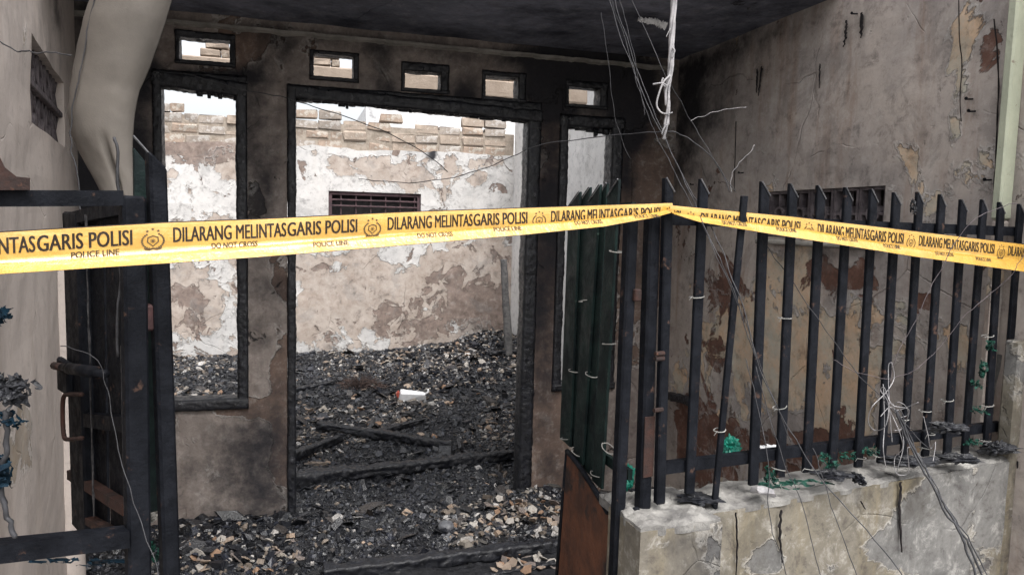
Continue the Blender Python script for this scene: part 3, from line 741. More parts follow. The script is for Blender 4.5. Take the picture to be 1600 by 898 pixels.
# tan strip of the next wall at the right edge
nx = Frame(plan(1612, 2.34), FEN.U)
v, f = bevel_box(nx, 0, .05, 0, .05, -.16, 1.36, .006, .002)
nw = empty('next_wall', nx.P(.1, .1, 0), 'tan plastered end of the neighbouring street wall at the far right edge', 'wall')
mk('corner', v, f, M['lowwall'], nw)
wall('wall', Frame(nx.P(.052, .01, 0), FEN.U), 0, .6, -.16, 1.3, 0, .1, [], M['lowwall'], [(1595, 780, 30, 200, 0, .3)], step=.06, parent=nw, relief=.006)

BARS = [  # top x, top y, bottom x, bottom y
    (1195, 283, 1176.5, 757), (1239, 286, 1218.5, 745), (1282.5, 289, 1260, 737), (1325, 292, 1300, 733), (1365, 295, 1340.5, 729),
    (1401, 300, 1376.5, 722), (1437, 299, 1412, 715), (1472, 303, 1445, 712), (1505, 311, 1479, 715), (1537.5, 311, 1507, 708), (1564.5, 315, 1541, 703), (1595.5, 318, 1566, 701)]
fence = empty('street_fence', FEN.P(.4, 0, LT), 'black iron picket fence with slanted bar tips standing on the low street wall', 'fence')
def picket(fr, tx, ty, bx, by, wd, th, parent, mat, point=.036, d=0.0, name='bar', edge=True):
    A, B = fr.hit(bx, by, d), fr.hit(tx, ty, d)
    v, f = flat_bar(A, B, fr, wd, th, point)
    o = mk(name, v, f, mat, parent)
    if edge and point:
        s = 1 if point > 0 else -1
        a = B - fr.U * s * wd * .47 + fr.N * (-th * .5); b = B + fr.U * s * wd * .5 - Vector((0, 0, abs(point))) + fr.N * (-th * .5)
        v, f = tube([a - fr.N * .0012 - Vector((0, 0, .0018)), b - fr.N * .0012 - Vector((0, 0, .0018))], .0019, 5)
        mk('cut_edge', v, f, M['edge'], o)
    return A, B, o
ties = []
def tie_on(fr, parent, x, y, wd, d, r=.0015, tail=True):
    """a bleached plastic tie knotted round one bar"""
    c = fr.hit(x, y, d); U, N, Z = fr.U, fr.N, Vector((0, 0, 1)); h = wd * .62
    t = random.uniform(-.25, .25) * h
    loop = [c - U * h - N * .004 + Z * t, c - N * .012 + Z * t * .2, c + U * h - N * .004 - Z * t, c + U * h + N * .012 - Z * t, c + N * .02, c - U * h + N * .012 + Z * t]
    v, f = tube(smooth_path(loop + [loop[0]], 4), r, 5); mb = MB(); mb.add(v, f)
    if tail:
        e = loop[0]; v, f = tube(smooth_path([e, e - U * .008 - N * .006 + Z * .004, e - U * .015 - N * .004 - Z * random.uniform(0, .012)], 4), r * .8, 5, r * .5); mb.add(v, f)
    return mb.build('tie', M['tie'], parent)
for (tx, ty, bx, by) in BARS:
    A, B, o = picket(FEN, tx, ty, bx, by, random.uniform(.0285, .0325), .012, fence, M['bar'])
A, B, o = picket(FEN, 1099.5, 279, 1077, 770, .028, .012, fence, M['bar'])
# thin loose rod in front of the rails
A, B = FEN.hit(1163, 306, -.035), FEN.hit(1116, 788, -.035)
v, f = flat_bar(A, B, FEN, .016, .010, .022, wb=.02); mk('loose_rod', v, f, M['bar'], fence)['label'] = 'thin loose rod leaning left'
# rails
def rail(fr, x0, y0, x1, y1, h, th, d, parent, mat, name='rail'):
    A, B = fr.hit(x0, y0, d), fr.hit(x1, y1, d)
    ax = (B - A).normalized(); n = max(2, int((B - A).length / .1)); mb = MB()
    V = []
    up = Vector((0, 0, 1))
    for i in range(n + 1):
        c = A + (B - A) * i / n + up * .002 * noise.noise(Vector((i * .9, x0, 0)))
        for (su, sn) in ((-1, -1), (-1, 1), (1, 1), (1, -1)): V.append(c + up * su * h / 2 + fr.N * sn * th / 2)
    Fc = []
    for i in range(n):
        for k in range(4): Fc.append((i * 4 + k, i * 4 + (k + 1) % 4, i * 4 + 4 + (k + 1) % 4, i * 4 + 4 + k))
    Fc += [(3, 2, 1, 0), (n * 4, n * 4 + 1, n * 4 + 2, n * 4 + 3)]
    return mk(name, V, Fc, mat, parent)
rail(FEN, 1036, 730, 1566, 664, .030, .022, .019, fence, M['bar'])
rail(FEN, 1040, 342, 1600, 362, .030, .022, .019, fence, M['bar'])
for (x, y) in ((1228, 497), (1126, 672), (1220, 636), (1090, 464), (1482, 625), (1545, 633), (1541, 688), (1453, 678), (1445, 700), (1263, 732), (1345, 715), (1375, 713), (1218, 733), (1447, 642), (1412, 655), (1545, 525)):
    tie_on(FEN, fence, x, y, .028 if x != 1126 else .02, -.002 if x != 1126 else -.035)
# end post of the fence and the gate's hinge post beside it
gp = empty('fence_end_post', FEN.hit(1030, 785), 'tall pointed iron bar ending the fence, the tape wrapped round it', 'post')
A, B, o = picket(FEN, 1044, 277, 1030, 786, .0265, .02, gp, M['bar'], .034, -.006, 'post')
for y in (552, 560, 640): 
    c = FEN.hit(1038 - (y - 277) * .025, y, -.02); mb = MB(); mb.add(*tube([c - FEN.U * .014, c + FEN.U * .012], .006, 7)); mb.build('weld', M['rust'], gp)
hp = empty('hinge_post', FEN.hit(1004, 810), 'thick rust-flecked iron post carrying the open gate leaf', 'post')
A, B = FEN.hit(1003, 815, .02), FEN.hit(1019, 338, .02)
v, f = flat_bar(A, B, FEN, .034, .034, 0); mk('post', v, f, M['bar'], hp)
mb = MB(); a = A + (B - A) * .16; b = A + (B - A) * .36; v, f = flat_bar(a - FEN.N * .019, b - FEN.N * .019, FEN, .03, .003); mk('rust_plate', v, f, M['rust'], hp)
c = FEN.hit(998, 462, .0); mb = MB(); mb.add(*bevel_box(FEN, (c - FEN.O).dot(FEN.U) - .010, (c - FEN.O).dot(FEN.U) + .010, .0, .02, c.z - .014, c.z + .016, .003)); mb.build('hinge', M['rust'], hp)

# ------------------------------------------------------------------ right gate leaf, swung inward
g0, g1 = plan(882, 2.36), plan(985, 1.86)
GR = Frame(g0, g1 - g0)
gate = empty('gate_leaf', GR.hit(960, 860), 'right gate leaf swung inward, scorched greenish bars over a rust-brown lower panel', 'gate')
GB = [(899, 300, 884, 691, .055, -1), (915, 293, 897, 700, .05, -1), (931, 289, 904, 720, .045, -1), (942, 287, 919, 738, .04, -1), (960, 281, 934, 757, .045, -1)]
gw = GR.uz(970, 400)[0] - GR.uz(950, 400)[0]
for i, (tx, ty, bx, by, wd, s) in enumerate(GB):
    wdm = abs(GR.uz(tx + 8.5, 400)[0] - GR.uz(tx - 8.5, 400)[0])
    A, B = GR.hit(bx, by, .01 if i % 2 else 0), GR.hit(tx, ty, .01 if i % 2 else 0)
    v, f = flat_bar(A, B, GR, wdm, .008, -.045); o = mk('bar', v, f, M['bar2'], gate)
    a = B + GR.U * wdm * .48 - GR.N * .006; b = B - GR.U * wdm * .5 - Vector((0, 0, .045)) - GR.N * .006
    mk('cut_edge', *tube([a, b], .0022, 5), M['edge'], o)
A, B = GR.hit(961, 905, -.02), GR.hit(986, 336, -.02)
v, f = flat_bar(A, B, FEN, .030, .03, 0); mk('stile', v, f, M['bar'], gate)
A, B = GR.hit(1008, 905, -.0), GR.hit(998, 790, 0)
# lower panel
pts = [(869, 905), (886, 704), (925, 760), (948, 800), (951, 905)]
V = [GR.hit(x, y, dd) for dd in (-.012, -.004) for (x, y) in pts]
V = []
NX, NZ = 10, 22
def edge_top(t):   # panel top in photo rows
    return 706 + 96 * t ** 1.15
for dd in (-.014, -.006):
    for j in range(NZ + 1):
        for i in range(NX + 1):
            t = i / NX; s = j / NZ
            xb = 868 + (951 - 868) * t; xt = 886 + (950 - 886) * t
            y = 960 + (edge_top(t) - 960) * s; x = xb + (xt - xb) * min(1, (960 - y) / 250)
            V.append(GR.hit(x, y, dd + .003 * noise.noise(Vector((t * 4, s * 4, 0)))))
K = (NX + 1) * (NZ + 1); Fc = []
for j in range(NZ):
    for i in range(NX):
        a = j * (NX + 1) + i; Fc.append((a, a + 1, a + NX + 2, a + NX + 1)); Fc.append((a + K, a + K + NX + 1, a + K + NX + 2, a + K + 1))
for j in range(NZ):
    for i in (0, NX): a = j * (NX + 1) + i; Fc.append((a, a + NX + 1, a + NX + 1 + K, a + K))
for i in range(NX): a = NZ * (NX + 1) + i; Fc.append((a, a + 1, a + 1 + K, a + K))
mk('lower_panel', V, Fc, M['wood'], gate)
tp = [GR.hit(886 + 64 * t, edge_top(t) - 2, -.016) for t in [k / 8 for k in range(9)]]
mk('panel_rim', *tube(tp, .008, 6), M['bar'], gate, smooth=True)
mk('panel_edge', *tube([GR.hit(866, 950, -.012), GR.hit(876, 820, -.012), GR.hit(886, 704, -.012)], .006, 6), M['bar'], gate, smooth=True)
rail(GR, 884, 672, 985, 742, .028, .012, .02, gate, M['bar2'])
rail(GR, 896, 330, 990, 325, .028, .012, .02, gate, M['bar2'])
for (x, y) in ((911, 470), (949, 537), (922, 585), (895, 579), (900, 705), (930, 740), (882, 685), (960, 393), (948, 700)):
    tie_on(GR, gate, x, y, .04, -.006, .0016, False)
# iron strap standing between gate and pillar
st_ = empty('lower_gate_bar', FEN.hit(988, 890), 'short dark iron bar standing between the gate leaf and the pillar', 'bar')
A, B = FEN.hit(984, 960, .0), FEN.hit(994, 792, .0); v, f = flat_bar(A, B, FEN, .016, .012); mk('bar', v, f, M['bar'], st_)

# ------------------------------------------------------------------ left gate: frame on the street line and its leaf folded in
h0, h1 = plan(60, 1.22), plan(250, 1.352)
GL = Frame(h0, h1 - h0)
lf = empty('gateway_side', GL.hit(210, 880), 'dark iron side frame of the gateway at the left, thick uprights and two flat rails', 'gate frame')
def upright(fr, tx, ty, bx, by, wd, th, parent, mat, name, d=0, point=0):
    A, B = fr.hit(bx, by, d), fr.hit(tx, ty, d); v, f = flat_bar(A, B, fr, wd, th, point); return mk(name, v, f, mat, parent)
upright(GL, 207, 306, 217, 960, .040, .03, lf, M['bar'], 'upright')
upright(GL, 243, 236, 268, 960, .031, .03, lf, M['bar'], 'upright', -.005, .03)
A, B = GL.hit(-30, 310, -.004), GL.hit(228, 308, -.004)
rail(GL, -30, 310, 190, 310, .0265, .022, -.002, lf, M['bar'])
rail(GL, -20, 862, 198, 838, .032, .035, -.002, lf, M['bar'])
# pointed picket behind the uprights
upright(GL, 227, 232, 232, 800, .042, .01, lf, M['bar2'], 'pointed_bar', .05, .052)
a = GL.hit(208, 212, .044); b = GL.hit(247, 256, .044); mk('cut_edge', *tube([a, b], .0022, 5), M['edge'], lf)
c = GL.hit(228, 495, .01); cu_ = (c - GL.O).dot(GL.U)
mb = MB(); mb.add(*bevel_box(GL, cu_ - .012, cu_ + .012, -.01, .02, c.z - .024, c.z + .024, .004)); mb.build('lock_box', M['pinkrust'], lf)
l0, l1 = plan(112, 1.66), plan(206, 1.36)
LL = Frame(l0, l1 - l0)
leaf = empty('gate_leaf', LL.hit(150, 820), 'left gate leaf folded inward by the cream wall, with bolt and D-shaped handle', 'gate')
upright(LL, 118, 331, 131, 806, .0, .0, leaf, M['bar'], 'tmp') if False else None
def px_w(fr, x, w_): return abs(fr.uz(x + w_ / 2, 400)[0] - fr.uz(x - w_ / 2, 400)[0])
upright(LL, 119, 331, 134, 830, px_w(LL, 120, 22), .03, leaf, M['bar'], 'stile')
a, b = LL.hit(134, 335, -.018), LL.hit(147, 806, -.018); mk('worn_edge', *tube([a + (b - a) * k / 30 + LL.U * .004 * noise.noise(Vector((k * .9, 1, 1))) for k in range(31)], .0020, 5, None, .5), M['leaf_edge'], leaf)
for (tx, bx, w_) in ((150, 158, 26), (176, 186, 22), (196, 204, 16)):
    upright(LL, tx, 326, bx, 850, px_w(LL, tx, w_), .006, leaf, M['bar'], 'flat_bar', .012)
upright(LL, 190, 540, 196, 830, .004, .004, leaf, M['leaf_edge'], 'worn_edge', -.02)
for (x0, y0, x1, y1, m, h) in ((112, 740, 200, 795, 'rust', .022), (125, 803, 205, 848, 'rust', .016), (138, 655, 200, 662, 'bar', .030), (112, 342, 205, 322, 'bar', .026)):
    rail(LL, x0, y0, x1, y1, h, .02, -.004, leaf, M[m])
# bolt and handle, toward the camera from the stile
bt = MB(); bt.add(*tube([LL.hit(87, 571, -.035), LL.hit(118, 577, -.035), LL.hit(165, 584, -.035)], .008, 9)); bt.add(*tube([LL.hit(108, 575, -.035), LL.hit(150, 581, -.035)], .0125, 9)); 
bt.build('bolt', M['rust2'] if 'rust2' in M else M['bar'], leaf, smooth=True)
bt = MB(); bt.add(*tube([LL.hit(85, 571, -.035), LL.hit(97, 573, -.035)], .009, 9)); bt.build('bolt_tip', M['rust'], leaf, smooth=True)
bt = MB(); bt.add(*bevel_box(LL, LL.uz(112, 600)[0], LL.uz(128, 600)[0], -.03, -.016, LL.uz(120, 612)[1], LL.uz(120, 560)[1], .004)); bt.build('bolt_plate', M['bar'], leaf)
hd = [LL.hit(x, y, -.035) for (x, y) in ((128, 616), (106, 616), (99, 622), (98, 650), (100, 680), (106, 686), (128, 684))]
mk('handle', *tube(smooth_path(hd, 5), .0048, 8), M['darkrust'] if 'darkrust' in M else M['rust'], leaf, smooth=True)
# rusty bracket at the left edge
rbk = MB(); c = [GL.hit(x, y, -.03) for (x, y) in ((-10, 205), (-3, 240), (8, 262), (26, 276), (47, 278), (47, 297), (-10, 297))]
V = c + [p + GL.N * .018 for p in c]; n_ = len(c); Fc = [tuple(range(n_))[::-1], tuple(range(n_, 2 * n_))] + [(k, (k + 1) % n_, n_ + (k + 1) % n_, n_ + k) for k in range(n_)]
tag(mk('rusty_bracket', V, Fc, M['rust'], loc=c[4]), 'curved rusty iron bracket at the left edge resting on the top rail', 'bracket')

# ------------------------------------------------------------------ police tape
def tape(name, s_of, fr_pt, S0, S1, periods, label, side):
    """s_of(s)->(photo column, distance). profiles give top, crease and bottom rows; all are turned into metres."""
    root = empty(name, fr_pt(S0 if side < 0 else S0, 0)[0], label, 'tape', 'yellow police tape tied across the gateway and fence')
    return root
PROF_L = {'top': [(-160, 374), (0, 361.5), (250, 347), (400, 341.5), (620, 331), (820, 324), (937, 320), (1046, 317)],
          'cre': [(-160, 428), (0, 412), (250, 396), (400, 384), (600, 368), (820, 350), (937, 341), (1014, 333), (1046, 327)],
          'bot': [(-160, 443), (0, 427), (250, 411), (400, 401), (600, 385), (820, 366), (937, 354), (1014, 340), (1046, 331)]}
PROF_R = {'top': [(1044, 320), (1240, 338), (1425, 360), (1600, 381), (1760, 399)],
          'cre': [(1044, 330), (1086, 337), (1200, 351), (1250, 357), (1350, 374), (1425, 386), (1600, 410), (1760, 430)],
          'bot': [(1044, 334), (1086, 347), (1200, 366), (1240, 372), (1425, 401), (1600, 425), (1760, 445)]}
def interp(tab, x):
    if x <= tab[0][0]: return tab[0][1]
    for (a, b), (c, d) in zip(tab, tab[1:]):
        if x <= c:
            t = (x - a) / (c - a); return b + (d - b) * t
    return tab[-1][1]
def ppx_L(s): r = (-.487 + .2682 * s) / (1 + .1597 * s); return 800 + F * r
def ppx_R(s): r = (.4043 + .1783 * s) / (1 + .0719 * s); return 800 + F * r
TLf = Frame(plan(240, 1.222), plan(1040, 1.80) - plan(240, 1.222))
TRf = Frame(plan(1048, 1.79), plan(1600, 2.33) - plan(1048, 1.79))
M['tape'].use_backface_culling = False
def build_tape(fr, px_of, prof, s0, s1, label, reps, cap=.046, q_=1.0):
    root = empty('police_tape', fr.hit(px_of((s0 + s1) / 2), interp(prof['top'], px_of((s0 + s1) / 2))), label, 'police tape', 'yellow police tape across the gateway')
    def col(s):
        x = px_of(s)
        T = fr.hit(x, interp(prof['top'], x)); C = fr.hit(x, interp(prof['cre'], x)); Bm = fr.hit(x, interp(prof['bot'], x))
        return T, T.z - C.z, T.z - Bm.z
    def pt(s, v, lip, off=0.0):
        """v metres below the top edge. lip False: upper panel; True: the folded lower lip"""
        T, hc, hb = col(s)
        wv = .0022 * noise.noise(Vector((s * 2.1, 0, v * 12))) + .001 * noise.noise(Vector((s * 7, 3, v * 20)))
        if not lip:
            lim = min(cap + .004, hb - .003)
            v = min(v, lim)
            dd = wv - .0015 * math.sin(v / max(lim, .01) * math.pi)
        else:
            k = max(0.0, (v - hc) / max(hb - hc, .004))
            dd = wv - .0045 - .016 * k ** 1.2
        return T + fr.N * (dd - off) - Vector((0, 0, v))
    N_ = int((s1 - s0) * 44); V, Fc, mi = [], [], []
    rowsv = []
    for i in range(N_ + 1):
        s = s0 + (s1 - s0) * i / N_; T, hc, hb = col(s)
        lim = min(cap + .004, hb - .003)
        r_ = [pt(s, lim * t, False) for t in (0, .035, .2, .4, .6, .8, 1)]
        r_ += [pt(s, hc + (hb - hc) * t, True) for t in (0, .25, .5, .75, .96, 1)]
        V += r_
    W_ = 13
    for i in range(N_):
        for k in range(W_ - 1):
            a = i * W_ + k; Fc.append((a, a + 1, a + W_ + 1, a + W_)); mi.append(1 if k in (0, 11) else 0)
    band = mk('band', V, Fc, None, root, smooth=True, mats=[M['tape'], M['ink']], mi=mi)
    cache = {}
    def text_mesh(txt, bold):
        if txt in cache: return cache[txt]
        cu_ = bpy.data.curves.new('t', 'FONT'); cu_.body = txt; cu_.offset = bold; cu_.resolution_u = 3; cu_.size = 1
        to = bpy.data.objects.new('t', cu_); COL.objects.link(to); bpy.context.view_layer.update()
        me = bpy.data.meshes.new_from_object(to.evaluated_get(bpy.context.evaluated_depsgraph_get()))
        vs = [v_.co.copy() for v_ in me.vertices]; fs = [tuple(p.vertices) for p in me.polygons]
        bpy.data.objects.remove(to); bpy.data.meshes.remove(me)
        x0 = min(v_.x for v_ in vs); x1 = max(v_.x for v_ in vs); y0, y1 = min(v_.y for v_ in vs), max(v_.y for v_ in vs)
        base_ = [((v_.x - x0) / (x1 - x0), (v_.y - y0) / (y1 - y0)) for v_ in vs]
        if bold == 0:            # heavier strokes: the outline laid three times side by side
            e_ = .030 / (x1 - x0); n0 = len(base_)
            cache[txt] = [(x + s_ * e_, y) for s_ in (-1, 0, 1) for (x, y) in base_], [tuple(i + k_ * n0 for i in q) for k_ in range(3) for q in fs]
        else: cache[txt] = base_, fs
        return cache[txt]
    def put(name, vs, fs, sa, sb, va, vb, lip, mat, par=root):
        if sa < s0 or sb > s1:
            keep = [i for i, (x, y) in enumerate(vs) if s0 + .01 < sa + (sb - sa) * x < s1 - .01]; ks = set(keep)
            fs = [q for q in fs if all(i in ks for i in q)]
            if not fs: return
            mp = {o_: i for i, o_ in enumerate(keep)}; vs = [vs[i] for i in keep]; fs = [tuple(mp[i] for i in q) for q in fs]
        n3 = max(1, len(vs) // 3)
        P_ = [pt(sa + (sb - sa) * x, va + (vb - va) * (1 - y), lip, .0007 + (.0001 * (i // n3) if mat is M['ink'] or name == 'small_lettering' else 0)) for i, (x, y) in enumerate(vs)]
        return mk(name, P_, fs, mat, par)
    def star(cx, cy, r):
        vs = [(cx, cy)] + [(cx + (r if k % 2 == 0 else r * .42) * math.sin(k * math.pi / 5), cy + (r if k % 2 == 0 else r * .42) * math.cos(k * math.pi / 5)) for k in range(10)]
        return vs, [(0, 1 + k, 1 + (k + 1) % 10) for k in range(10)]
    def emblem_mesh():
        vs, fs = [], []
        def add(a, b):
            n_ = len(vs); vs.extend(a); fs.extend([tuple(i + n_ for i in q) for q in b])
        for (x, y) in ((.30, .86), (.5, .95), (.70, .86)): add(*star(x, y, .075))
        for sgn in (-1, 1):                              # wreath: leaves along each side arc
            for k in range(11):
                q = R(-70 + k * 12.5); cx, cy = .5 + sgn * .40 * math.cos(q), .40 + .37 * math.sin(q)
                tx, ty = -sgn * math.sin(q), math.cos(q); nx_, ny_ = ty, -tx
                for s2 in (-1, 1):
                    a = (cx - tx * .045, cy - ty * .045); b = (cx + nx_ * .05 * s2 + tx * .01, cy + ny_ * .05 * s2 + ty * .01); c2 = (cx + tx * .055, cy + ty * .055)
                    add([a, b, c2], [(0, 1, 2)])
        sh = [(.30, .58), (.5, .66), (.70, .58), (.72, .35), (.5, .13), (.28, .35)]
        inn = [(.5 + (x - .5) * .80, .40 + (y - .40) * .80) for (x, y) in sh]
        add(sh + inn, [(k, (k + 1) % 6, 6 + (k + 1) % 6, 6 + k) for k in range(6)])
        for k in range(10):                              # rays round a small core
            q = 2 * math.pi * k / 10; c_, s_ = math.cos(q), math.sin(q)
            add([(.5 + .05 * c_ - .012 * s_, .40 + .05 * s_ + .012 * c_), (.5 + .13 * c_, .40 + .15 * s_), (.5 + .05 * c_ + .012 * s_, .40 + .05 * s_ - .012 * c_)], [(0, 1, 2)])
        add([(.5 + .04 * math.cos(k * math.pi / 4), .4 + .045 * math.sin(k * math.pi / 4)) for k in range(8)], [tuple(range(8))])
        rb_ = [(.16, .10), (.34, .05), (.5, .09), (.66, .05), (.84, .10), (.80, .01), (.64, -.03), (.5, .02), (.36, -.03), (.20, .01)]
        add(rb_, [(0, 1, 8, 9), (1, 2, 7, 8), (2, 3, 6, 7), (3, 4, 5, 6)])
        return vs, fs
    def fine(vs, fs):   # split long edges so that lettering follows the folds
        return vs, fs
    ev, ef = emblem_mesh()
    for k in reps:
        put('lettering', *text_mesh('DILARANG MELINTAS', 0), k + .078, k + .565, .0095 * q_, .0345 * q_, False, M['ink'])
        put('lettering', *text_mesh('GARIS POLISI', 0), k + .573, k + .915, .0095 * q_, .0345 * q_, False, M['ink'])
        T, hc, hb = col(k + .3)
        for (t_, a, b) in (('DO NOT CROSS', k + .235, k + .435), ('POLICE LINE', k + .69, k + .865)):
            mid = (a + b) / 2
            if mid < s0 or mid > s1: continue
            T, hc, hb = col(mid); 
            big = hb - hc
            if hc > .047 * q_:        # printed on the flat part under the big line
                put('small_lettering', *text_mesh(t_, 0), a, b, .0392 * q_, .0485 * q_, False, M['inkgrey'])
            else:                # printed on the folded lip
                h_ = min(.0088 * q_, big * .62); put('small_lettering', *text_mesh(t_, 0), a, b, hc + .0018, hc + .0018 + h_, True, M['inkgrey'])
        put('crest', ev, ef, k - .058, k + .050, .009 * q_, .0445 * q_, False, M['inkgrey'])
    return root
build_tape(TLf, ppx_L, PROF_L, -1.15, 3.02, 'yellow police tape reading DILARANG MELINTAS GARIS POLISI stretched across the open gateway', range(-2, 4))
build_tape(TRf, ppx_R, PROF_R, -1.165, 2.3, 'yellow police tape running on to the right in front of the fence bars', range(-2, 3), .054, 1.2)

# ================================================================== DEBRIS
def on_bed(px, py, lift=0.0):
    """where the ray through a photo pixel meets the debris bed"""
    r = ray(px, py); t = 1.0
    while t < 14:
        p = CP + r * (t / r.y); q = p - FAC.O
        if p.z <= ground_h(q.dot(FAC.U), q.dot(FAC.N)): break
        t += .01
    p.z += lift; return p
def bed(u, d): return FAC.P(u, d, ground_h(u, d))
rnd = random.Random(11)
def chips(name, N_, area, size, pal, mat, label, flat=.45, cl=None, sink=.3, up=0.0, sharp=False):
    V, Fc, A = [], [], []; cnt = 0; tries = 0
    u0, u1, d0, d1 = area
    while cnt < N_ and tries < N_ * 12:
        tries += 1
        u = rnd.uniform(u0, u1); d = d0 + (d1 - d0) * rnd.random() ** 1.15
        if cl and noise.noise(Vector((u * cl[0], d * cl[0], cl[2]))) + .35 * noise.noise(Vector((u * cl[0] * 4, d * cl[0] * 4, cl[2]))) < cl[1]: continue
        if -.02 < d < .13 and not (.02 < u < 1.28): continue
        if pal is PALE and name.startswith('plaster') and d < .75 and rnd.random() < .90: continue
        if pal is not PALE and name == 'threshold_rubble' and u > 0 and rnd.random() < .6: continue
        s = rnd.uniform(*size) * (1.0 if rnd.random() < .85 else 1.7)
        a, b, c = s * rnd.uniform(.6, 1.4), s * rnd.uniform(.4, 1.0), s * flat * rnd.uniform(.4, 1.0)
        E = Matrix.Rotation(rnd.uniform(0, 6.3), 3, 'Z') @ Matrix.Rotation(rnd.gauss(0, .45), 3, 'X') @ Matrix.Rotation(rnd.gauss(0, .45), 3, 'Y')
        o = FAC.P(u, d, ground_h(u, d) + c * (.5 - sink) + up * rnd.random())
        n0 = len(V)
        k = 5 if rnd.random() < .5 else 4
        tp = rnd.uniform(.5, .95); ph = rnd.uniform(0, 6)
        rad = [rnd.uniform(.65, 1.1) for _ in range(k)]
        for (zz, m) in ((-.5, 1.0), (.5, tp)):
            for q in range(k):
                an = ph + 2 * math.pi * q / k
                V.append(o + E @ Vector((a * .5 * m * rad[q] * math.cos(an), b * .5 * m * rad[q] * math.sin(an), c * zz * rnd.uniform(.7, 1.2))))
        Fc.append(tuple(n0 + q for q in range(k))[::-1]); Fc.append(tuple(n0 + k + q for q in range(k)))
        for q in range(k): Fc.append((n0 + q, n0 + (q + 1) % k, n0 + k + (q + 1) % k, n0 + k + q))
        col = rnd.choice(pal); br = rnd.uniform(.7, 1.2)
        A += [(col[0] * br, col[1] * br, col[2] * br)] * (2 * k); cnt += 1
    o = mk(name, V, Fc, mat, attr=A, loc=FAC.P(.6, 0, 0))
    return tag(o, label, kind='stuff')
COAL = [(.006, .0065, .009), (.009, .010, .014), (.004, .0045, .006), (.010, .011, .015), (.017, .019, .026), (.026, .029, .04)]
PALE = [(.32, .285, .245), (.22, .185, .155), (.38, .36, .34), (.17, .14, .115), (.11, .10, .095), (.33, .25, .19), (.48, .46, .44), (.08, .075, .07)]
VIS = (-1.35, 2.25, -.75, 3.47)
tag(chips('charcoal_bed', 30000, VIS, (.012, .032), COAL, M['coal'], 'bed of black charcoal crumbs covering the whole floor'), cat='charcoal')
tag(chips('charcoal_lumps', 4200, VIS, (.03, .06), COAL, M['coal'], 'larger lumps of charcoal strewn over the bed', flat=.6), cat='charcoal')
tag(chips('plaster_crumbs', 3400, VIS, (.008, .030), PALE, M['chips'], 'pale crumbs of plaster scattered in drifts over the charcoal', cl=(1.7, .04, 3), up=.006), cat='rubble')
tag(chips('plaster_flakes', 1300, VIS, (.03, .07), PALE, M['chips'], 'flat pale flakes of plaster lying in loose patches', flat=.22, cl=(1.5, .05, 3), sink=.1, up=.008), cat='rubble')
tag(chips('back_rubble', 1000, (.9, 2.25, 2.1, 3.45), (.02, .05), PALE + COAL, M['chips'], 'mixed pale rubble heaped below the right part of the rear wall', sink=.1, up=.01), cat='rubble')
tag(chips('threshold_rubble', 520, (-.75, .3, -.75, -.05), (.015, .045), PALE + COAL + COAL, M['chips'], 'mixed rubble lying along the foot of the house front', sink=.1, up=.01, flat=.35), cat='rubble')
tag(chips('doorstep_rubble', 380, (.75, 1.75, -.55, .0), (.02, .05), PALE, M['chips'], 'pale rubble lying round the foot of the right door jamb', sink=.1, up=.01, flat=.35), cat='rubble')
tag(chips('gate_rubble', 900, (-1.9, -.7, -2.9, -.8), (.02, .045), PALE[2:] + COAL, M['chips'], 'dull rubble lying behind the left gate frame', sink=.1, flat=.4), cat='rubble')
BURNT = [(.007, .0075, .010), (.010, .011, .014), (.018, .018, .021), (.03, .03, .034), (.03, .024, .021)]
tag(chips('burnt_flakes', 700, (-1.3, 2.2, -.5, 3.4), (.05, .12), BURNT, M['coal'], 'broad thin flakes of burnt board lying at all angles on the charcoal', flat=.10, sink=0, up=.02, cl=(2.2, -.1, 8)), cat='debris')
tag(chips('fine_cinders', 26000, (-1.0, 1.9, -.7, 1.6), (.005, .014), COAL + [(.05, .05, .055)], M['coal'], 'fine cinders filling the gaps between the charcoal crumbs in the doorway', flat=.7, sink=.1), cat='cinders')
# slivers: thin charred laths and nails lying about
V, Fc, A = [], [], []; mb = MB()
for i in range(900):
    u, d = rnd.uniform(-1.2, 2.2), rnd.uniform(-.6, 3.3); p = bed(u, d) + Vector((0, 0, .012)); a = rnd.uniform(0, 3.2); L = rnd.uniform(.04, .14)
    q = Vector((math.cos(a), math.sin(a), rnd.uniform(-.12, .2))) * L
    mb.add(*tube([p - q / 2, p + q / 2], rnd.uniform(.0018, .0055), 4, jit=.3))
tag(mb.build('charred_slivers', M['char'], loc=FAC.P(.6, 0, 0)), 'thin charred slivers of wood lying among the rubble', kind='stuff')

# broken roof-tile shards, each its own
def shard_mesh(k):
    r_ = random.Random(100 + k); bm = bmesh.new(); n_ = r_.choice([4, 5, 5, 6]); ph = r_.uniform(0, 6)
    pts = [(math.cos(ph + 2 * math.pi * i / n_) * r_.uniform(.6, 1), math.sin(ph + 2 * math.pi * i / n_) * r_.uniform(.45, .9)) for i in range(n_)]
    cv = r_.uniform(.12, .5); th = .16
    top = [bm.verts.new((x, y, -cv * y * y + th / 2 + r_.uniform(-.03, .03))) for (x, y) in pts]
    bot = [bm.verts.new((x * .97, y * .97, -cv * y * y - th / 2 + r_.uniform(-.03, .03))) for (x, y) in pts]
    ct = bm.verts.new((0, 0, th / 2 + r_.uniform(-.02, .04))); cbt = bm.verts.new((0, 0, -th / 2))
    for i in range(n_):
        j = (i + 1) % n_; bm.faces.new((ct, top[i], top[j])); bm.faces.new((cbt, bot[j], bot[i])); bm.faces.new((bot[i], bot[j], top[j], top[i]))
    me = bpy.data.meshes.new('tile_shard'); bm.to_mesh(me); bm.free(); return me
SM = [M['t%d' % i] if 't%d' % i in M else None for i in range(4)]
